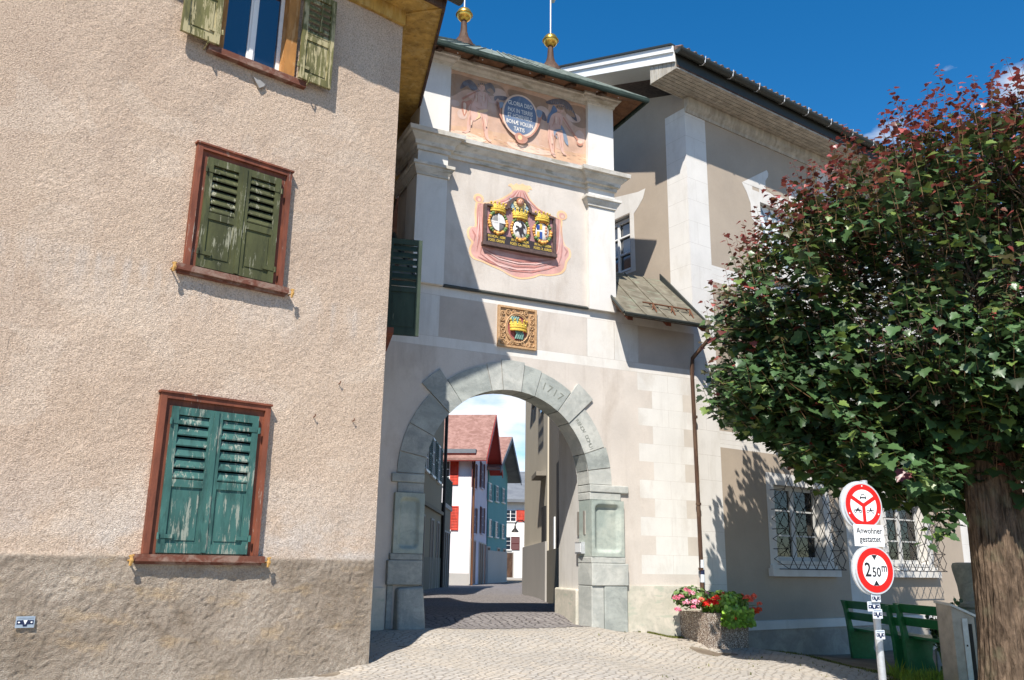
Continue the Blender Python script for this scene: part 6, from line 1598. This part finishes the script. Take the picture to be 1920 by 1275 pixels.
# ================================================================= SMALL PLANTS, GRASS
M['bark'] = None
def bark():
    t = NT('furrowed_bark'); f = t.noise(15, 8, .7, (1, 1, .24), .7); g = t.voro(26, 'F1', (1, 1, .3))
    o = t.mix(t.ramp(f, .35, .65), (.035, .024, .016), (.20, .14, .095)); o = t.mix(t.ramp(t.noise(3, 6, .6), .55, .7, 0, .4), o, (.20, .20, .12)); t.color(o)
    t.bump(t.math('ADD', f, t.math('MULTIPLY', g, .6)), 1., .04); return t.set(.95, 0, .15)
M['bark'] = bark()
# wall shrub
shp = atdist(1782, 1150, 14.0)
sb = thing('wall_shrub', (shp[0], shp[1], .15), 'sparse leafy shrub growing behind the bench between the stone post and the wall', 'shrub')
mb = MB(); Cs = []
r7 = random.Random(3)
for k in range(14):
    x, y = r7.uniform(1735, 1800), r7.uniform(1118, 1165); p = atdist(x, y, 14.0 + r7.uniform(-.3, .3)); b0 = (shp[0] + r7.uniform(-.15, .15), shp[1] + r7.uniform(-.1, .1), .15)
    mid = ((p[0] + b0[0]) / 2 + r7.uniform(-.1, .1), (p[1] + b0[1]) / 2, (p[2] + b0[2]) / 2 + .1); mb.tube([b0, mid, p], [.01, .007, .004], 5)
    for j in range(22):
        t = r7.random(); q_ = [mid[i] + (p[i] - mid[i]) * t for i in range(3)] if r7.random() < .75 else [b0[i] + (mid[i] - b0[i]) * t for i in range(3)]
        Cs.append([v + r7.uniform(-.035, .035) for v in q_])
build(mb, 'stem', 'stemgreen', sb); Cs = np.array(Cs); n = len(Cs)
leaves('foliage', Cs, unit(n) + [0, -.3, .6], unit(n), .045 + .03 * rg.random(n), np.array([.05, .09, .03])[None] * (.7 + .8 * rg.random((n, 1))), roundl, sb, 'leaf')
# grass
def blades(name, P0, hgt, col, w=.006):
    n = len(P0); dirn = unit(n); dirn[:, 2] = 0; lean = dirn * (rg.random((n, 1)) * .6) * hgt[:, None]; sd = np.stack([-dirn[:, 1], dirn[:, 0], np.zeros(n)], 1)
    ww = w * (.7 + .8 * rg.random((n, 1)))
    pts = np.stack([P0 - sd * ww, P0 + sd * ww, P0 + lean * .4 + np.array([0, 0, 1.]) * (hgt * .6)[:, None] + sd * ww * .7, P0 + lean + np.array([0, 0, 1.]) * hgt[:, None], P0 + lean * .4 + np.array([0, 0, 1.]) * (hgt * .6)[:, None] - sd * ww * .7], 1)
    idx = (np.arange(n)[:, None] * 5 + np.arange(5)[None]).ravel()
    me = bpy.data.meshes.new(name); me.vertices.add(n * 5); me.vertices.foreach_set('co', pts.reshape(-1).astype(np.float32)); me.loops.add(n * 5); me.loops.foreach_set('vertex_index', idx.astype(np.int32)); me.polygons.add(n)
    me.polygons.foreach_set('loop_start', np.arange(0, n * 5, 5, dtype=np.int32)); me.polygons.foreach_set('loop_total', np.full(n, 5, np.int32)); me.materials.append(M['grass']); me.update(calc_edges=True)
    ca = me.color_attributes.new('Col', 'FLOAT_COLOR', 'POINT'); cc_ = np.ones((n, 5, 4)); cc_[:, :, :3] = col[:, None, :]; ca.data.foreach_set('color', cc_.ravel().astype(np.float32))
    o = bpy.data.objects.new(name, me); COL.objects.link(o); return tag(o, kind='stuff')
n = 30000; x = 4.3 + 4.7 * rg.random(n); y = 8.5 + 4.0 * rg.random(n)
den = fbm(x * 1.5, y * 1.5, 3, 4); k = (x > edge_x(y) + .05) & (y < 11.9 + 1.0 * (den - .5) * 2 + .2 * rg.random(n)) & (den + .25 * rg.random(n) > .30)
x, y = x[k], y[k]; z = np.array([zg(a, b) for a, b in zip(x, y)]); n = len(x)
g1 = np.stack([x, y, z - .01], 1); hh = .06 + .11 * rg.random(n) + .1 * (rg.random(n) > .97)
tag(blades('grass', g1, hh, np.array([.30, .44, .05])[None] * (.5 + .8 * rg.random((n, 1))) + np.array([.10, .06, .0])[None] * (rg.random((n, 1)) > .75)), 'bright green grass round the foot of the tree and signpost', 'grass')
# moss tufts along the paving edge and the wall foot
n = 9000; y = 8 + 6.6 * rg.random(n); x = edge_x(y) + rg.normal(size=n) * .12
n2 = 6000; x = np.concatenate([x, 1.2 + 3.6 * rg.random(n2)]); y = np.concatenate([y, 8.5 + 5.2 * rg.random(n2)]); kk = (x < edge_x(y) + .5) & (fbm(x * 9, y * 9, 2, 31) > np.where(np.arange(len(x)) < n, 0, .72)); x, y = x[kk], y[kk]
w1 = 2600; t_ = rg.random(w1); xa, ya = T.pt(1.9, 0, .05)[:2]; xb, yb = T.pt(3.2, 0, .05)[:2]
x = np.concatenate([x, xa + (xb - xa) * t_ + rg.normal(size=w1) * .02]); y = np.concatenate([y, ya + (yb - ya) * t_ - np.abs(rg.normal(size=w1)) * .03])
pt_ = fbm(x * 5, y * 5, 3, 12); k = pt_ > .52; x, y = x[k], y[k]; z = np.array([zg(a, b) for a, b in zip(x, y)]); n = len(x)
tag(blades('moss', np.stack([x, y, z - .004], 1), .012 + .03 * rg.random(n), np.array([.16, .17, .03])[None] * (.5 + .8 * rg.random((n, 1))), .007), 'low mossy growth along the edge of the paving', 'moss')

# ================================================================= MAPLE
TB = np.array([5.22, 9.35]); gz = zg(*TB)
tree = thing('maple_tree', (TB[0], TB[1], gz), 'broad maple with dark green leaves and red young shoots at the right edge', 'tree')
ra = np.random.default_rng(11)
# trunk with furrows
nth, nz = 220, 220
TH, ZZ = np.meshgrid(np.linspace(0, 2 * np.pi, nth), np.linspace(gz - .2, 3.4, nz))
hz_ = (ZZ - gz)
rad = .285 + .10 * np.exp(-np.clip(hz_, 0, 9) * 3.0) - .012 * hz_ + .02 * np.sin(TH * 3 + 1) * np.exp(-hz_ * .8)
c1, s1 = np.cos(TH), np.sin(TH)
fur = fbm(c1 * 9 + 20 + ZZ * .5, ZZ * 1.5 + s1 * 9, 4, 6); fur2 = np.abs(fbm(c1 * 11 + s1 * 7 + 40, s1 * 11 - c1 * 5 + ZZ * 1.6, 3, 16, .6) - .5)
rad = rad + .045 * (fur - .5) + .10 * np.minimum(fur2, .16)
lx = TB[0] + .01 * hz_; ly = TB[1] + 0 * hz_
grid_obj('trunk', lx + rad * c1, ly + rad * s1, ZZ, np.ones((nz - 1, nth - 1), bool), 'bark', tree)
# limbs
CC = np.array([5.75, 10.5]); CR = 3.1
def cdist(x, y):
    dy = y - CC[1]; return math.hypot((x - CC[0]) / CR, dy / (2.5 if dy < 0 else 3.2))
def lump(x, y, z):
    x, y, z = x * 1.35, y * 1.35, z * 1.35
    return .5 * (math.sin(x * 2.3 + 1.3 * math.sin(z * 1.7)) * math.cos(y * 2.1 + z) + math.sin(z * 3.1 + x * 1.1 + 2 * math.sin(y)))
def crown_top(x, y):
    d = math.hypot(x - CC[0] - .5, (y - CC[1]) * .9) / (CR + .9); return 7.15 - 3.0 * d ** 2.1
limbs = MB(); tips = []
top = np.array([TB[0] + .03, TB[1], 2.9])
def branch(p, d, ln, r, lvl):
    pts = [p.copy()]; rs = [r]; n = 5
    for k in range(n):
        d = d + ra.normal(size=3) * .13 + np.array([0, 0, .05]); d /= np.linalg.norm(d); p = p + d * ln / n; pts.append(p.copy()); rs.append(r * (1 - .6 * (k + 1) / n))
    limbs.tube(pts, [v * .8 for v in rs], 8 if lvl < 2 else 5)
    if lvl < 3:
        for j in range(5 if lvl < 2 else 4):
            k = ra.integers(2, n + 1); v = ra.normal(size=3); v -= d * v.dot(d); v /= np.linalg.norm(v); nd = d * .65 + v * .75 + np.array([0, 0, .1]); nd /= np.linalg.norm(nd)
            branch(pts[k], nd, ln * .62, rs[k] * .65, lvl + 1)
    else: tips.append(p)
for k in range(9):
    a = 2 * math.pi * k / 9 + ra.random() * .4; el = .55 + .45 * ra.random()
    branch(top - [0, 0, .35 * ra.random()], np.array([math.cos(a) * math.cos(el) + .1, math.sin(a) * math.cos(el) + .25, math.sin(el)]), 1.55, .09, 0)
branch(top, np.array([0.05, 0, 1.]), 1.9, .15, 0)
limbs.tube([top - [0, 0, .3], top + [0, 0, .6]], [.24, .13], 12)
build(limbs, 'branches', 'bark', tree, smooth=1.2)
# shoots carrying opposite leaves
shoots = MB(); LC, LN, LU, LS_, LCOL = [], [], [], [], []
def inside(P_): 
    x, y, z = P_; d = cdist(x, y)
    bot = 2.10 + 1.55 * min(1.4, math.hypot(x - TB[0] - .1, (y - 9.0) * .62) / 3.0) ** 1.6 + .2 * math.sin(x * 3.1) * math.cos(y * 2.3)
    lm = lump(x, y, z)
    return d < .97 + .16 * lm and bot < z < crown_top(x, y) + .25 * lm and lm > -.45
def add_shoot(b, d, ln, big=1.):
    n = max(3, int(ln / .075)); p = b.copy(); pts = [p.copy()]; ax = ra.random() * 6.28
    for k in range(n):
        d = d + ra.normal(size=3) * .05 + np.array([0, 0, .03]); d = d / np.linalg.norm(d); p = p + d * ln / n; pts.append(p.copy())
        t = (k + 1) / n; ax += 1.57
        side = np.cross(d, [math.cos(ax), math.sin(ax), .3]); side /= np.linalg.norm(side) + 1e-9
        for sgn in (-1, 1):
            s_ = ((.168 if p[2] < 5.0 else .150) - .08 * t) * big * (.6 + .75 * ra.random())
            tipd = side * sgn + np.array([0, 0, -.28]) + d * .15 + ra.normal(size=3) * .22
            nrm = np.array([-.03, -.40 if p[2] < 5.2 else -.12, 1.]) + side * sgn * .34 + ra.normal(size=3) * .30
            c0 = p + side * sgn * s_ * .35
            LC.append(c0); LU.append(tipd); LN.append(nrm); LS_.append(s_)
            ht = (p[2] - 5.0) / 2.2; od = math.hypot(p[0] - CC[0], p[1] - CC[1]) / CR
            red = (t - .50) * 1.3 + ht * .95 + (od - .8) * .4 + ra.normal() * .25
            if ht < -.35: red -= .8
            if ra.random() < .012: red = 1.3
            g_ = np.array([.048, .094, .032]) * (.35 + 1.35 * ra.random())
            if ra.random() < .14: g_ = np.array([.15, .22, .05])  # some leaves paler: sunlit highlights put into the leaf colour
            rr = np.array([.27, .06, .052]) * (.35 + 1.1 * ra.random()); br2 = np.array([.10, .050, .022])
            m_ = min(1, max(0, red)); col = g_ * (1 - m_) + rr * m_ if m_ > .65 else (g_ * (1 - m_) + br2 * m_)
            LCOL.append(np.clip(col, .004, .9))
    shoots.tube([pts[0], pts[n // 2], pts[-1]], [.005, .0035, .002], 3, 0, caps=False)
cnt = 0; tries = 0
while cnt < 2800 and tries < 260000:
    tries += 1
    P_ = np.array([CC[0] + ra.uniform(-CR, CR), CC[1] + ra.uniform(-CR, CR), ra.uniform(2.5, 7.9)])
    if not inside(P_): continue
    d = math.hypot(P_[0] - CC[0], P_[1] - CC[1]) / CR; hz2 = (P_[2] - 2.6) / (crown_top(P_[0], P_[1]) - 2.6 + 1e-6)
    shell = max(d, hz2, 1 - hz2 * 1.3)
    if shell < .62 and ra.random() < .72: continue
    if P_[2] > 4.6 and ra.random() < .30 + .25 * min(1, d): continue
    out = np.array([P_[0] - CC[0], P_[1] - CC[1], 0]) / CR
    dr_ = out * (.9 if hz2 < .5 else .45) + np.array([0, 0, .35 + .9 * hz2]) + ra.normal(size=3) * .2; dr_ /= np.linalg.norm(dr_)
    add_shoot(P_ - dr_ * .35, dr_, ra.uniform(.4, .75)); cnt += 1
# long red leaders above the crown
for k in range(260):
    a = ra.random() * 6.28; r_ = CR * math.sqrt(ra.random()) * 1.0; x, y = CC[0] + r_ * math.cos(a), CC[1] + r_ * math.sin(a); z = crown_top(x, y)
    add_shoot(np.array([x, y, z - .25]), np.array([.12 * math.cos(a), .12 * math.sin(a), 1.]) + ra.normal(size=3) * .08, ra.uniform(.5, 1.05), .85)
# drooping sprays at the rim, towards the wall corner and over the sign
for x, y, D in ((1322, 650, 10.7), (1335, 700, 10.6), (1350, 745, 10.5), (1345, 560, 10.6), (1360, 620, 10.5), (1385, 690, 10.4), (1375, 780, 10.6), (1330, 720, 10.9), (1400, 740, 10.4), (1440, 360, 10.6), (1395, 470, 10.6), (1760, 1010, 9.6), (1480, 880, 10.2), (1550, 900, 10.), (1640, 930, 9.9), (1700, 940, 9.9), (1500, 840, 10.3), (1450, 820, 10.4)):
    e_ = atdist(x, y, D); d = e_ - np.array([CC[0], CC[1], 4.6]); d /= np.linalg.norm(d)
    ln = .8; 
    add_shoot(e_ - d * ln, d, ln)
    for q_ in range(2): v = ra.normal(size=3) * .3; add_shoot(e_ - d * ln * .7 + v * .2, d + v * .6, .5)
build(shoots, 'shoots', 'twig', tree) if False else None
M['twig'] = plain('red_brown_twig', (.14, .08, .035), .6)
build(shoots, 'shoots', 'twig', tree, fix=False)
LC, LN, LU, LS_, LCOL = map(np.array, (LC, LN, LU, LS_, LCOL))
print('maple leaves', len(LC))
leaves('crown', LC, LN, LU, LS_, LCOL, maple, tree, 'leaf', .22)

# ================================================================= CAMERA, LIGHT, SKY
cam = bpy.data.cameras.new('camera'); co = bpy.data.objects.new('camera', cam); COL.objects.link(co); SC.camera = co
cam.sensor_width = 36; cam.sensor_fit = 'HORIZONTAL'; cam.lens = FPX / IW * 36; cam.clip_end = 3000; cam.clip_start = .05
W_ = Matrix(CM.tolist())     # columns: camera axes in world coordinates
co.matrix_world = Matrix.Translation(EYE) @ W_.to_4x4()
az, el = math.radians(SUNAZ), math.radians(SUNEL)
sun = bpy.data.lights.new('sun', 'SUN'); so = bpy.data.objects.new('sun', sun); COL.objects.link(so)
sun.energy = 5.0; sun.angle = math.radians(.5); sun.color = (1, .945, .87)
dv = Vector((math.sin(az) * math.cos(el), math.cos(az) * math.cos(el), -math.sin(el)))
so.rotation_euler = dv.to_track_quat('-Z', 'Y').to_euler(); so.location = (-4, -10, 20)
wd = bpy.data.worlds.new('World'); SC.world = wd; wd.use_nodes = True; nt = wd.node_tree; bg = nt.nodes['Background']
sky = nt.nodes.new('ShaderNodeTexSky'); sky.sky_type = 'NISHITA'; sky.sun_disc = False; sky.sun_elevation = el; sky.sun_rotation = math.radians(180) + az
sky.altitude = 1500; sky.air_density = 1.0; sky.dust_density = .2; sky.ozone_density = 2.2
tc = nt.nodes.new('ShaderNodeTexCoord')
hs = nt.nodes.new('ShaderNodeHueSaturation'); hs.inputs['Hue'].default_value = .497; hs.inputs['Saturation'].default_value = 1.38; hs.inputs['Value'].default_value = 1.6; nt.links.new(sky.outputs[0], hs.inputs['Color'])
sep = nt.nodes.new('ShaderNodeSeparateXYZ'); nt.links.new(tc.outputs['Generated'], sep.inputs[0])
mp = nt.nodes.new('ShaderNodeMapping'); mp.inputs['Scale'].default_value = (1, 1, 2.6); mp.inputs['Location'].default_value = (.35, .1, .2); nt.links.new(tc.outputs['Generated'], mp.inputs[0])
nz_ = nt.nodes.new('ShaderNodeTexNoise'); nz_.inputs['Scale'].default_value = 4.2; nz_.inputs['Detail'].default_value = 9; nz_.inputs['Roughness'].default_value = .58; nt.links.new(mp.outputs[0], nz_.inputs['Vector'])
def mr(v, a, b, c_, d):
    n_ = nt.nodes.new('ShaderNodeMapRange'); n_.inputs[1].default_value = a; n_.inputs[2].default_value = b; n_.inputs[3].default_value = c_; n_.inputs[4].default_value = d; nt.links.new(v, n_.inputs[0]); return n_.outputs[0]
def mth(op, a, b):
    n_ = nt.nodes.new('ShaderNodeMath'); n_.operation = op
    for i, v in enumerate((a, b)):
        if isinstance(v, (int, float)): n_.inputs[i].default_value = v
        else: nt.links.new(v, n_.inputs[i])
    return n_.outputs[0]
lowz = mr(sep.outputs['Z'], .10, .50, .17, -.04)
right = mr(sep.outputs['X'], .35, .60, 0, .10)
def cloud(x, y, r, a):
    d0 = ray(x, y); d0 = d0 / np.linalg.norm(d0)
    n_ = nt.nodes.new('ShaderNodeVectorMath'); n_.operation = 'DISTANCE'; nt.links.new(tc.outputs['Generated'], n_.inputs[0]); n_.inputs[1].default_value = tuple(d0); return mr(n_.outputs['Value'], 0, r, a, 0)
dens = mth('ADD', nz_.outputs['Fac'], lowz)
for c_ in ((1685, 245, .05, .16), (1900, 140, .07, .16), (1775, 130, .04, .14), (1912, 170, .05, .12), (900, 760, .14, .06)): dens = mth('ADD', dens, cloud(*c_))
cl = mr(dens, .60, .76, 0, .95)
mx = nt.nodes.new('ShaderNodeMix'); mx.data_type = 'RGBA'; nt.links.new(cl, mx.inputs['Factor']); nt.links.new(hs.outputs[0], mx.inputs['A']); mx.inputs['B'].default_value = (9.5, 9.7, 10.0, 1)
nt.links.new(mx.outputs['Result'], bg.inputs[0]); bg.inputs[1].default_value = .074
SC.view_settings.view_transform = 'Standard'; SC.view_settings.look = 'None'; SC.view_settings.gamma = 1; SC.view_settings.exposure = .66
SC.render.engine = 'CYCLES'
SC.cycles.max_bounces = 6; SC.cycles.transparent_max_bounces = 6
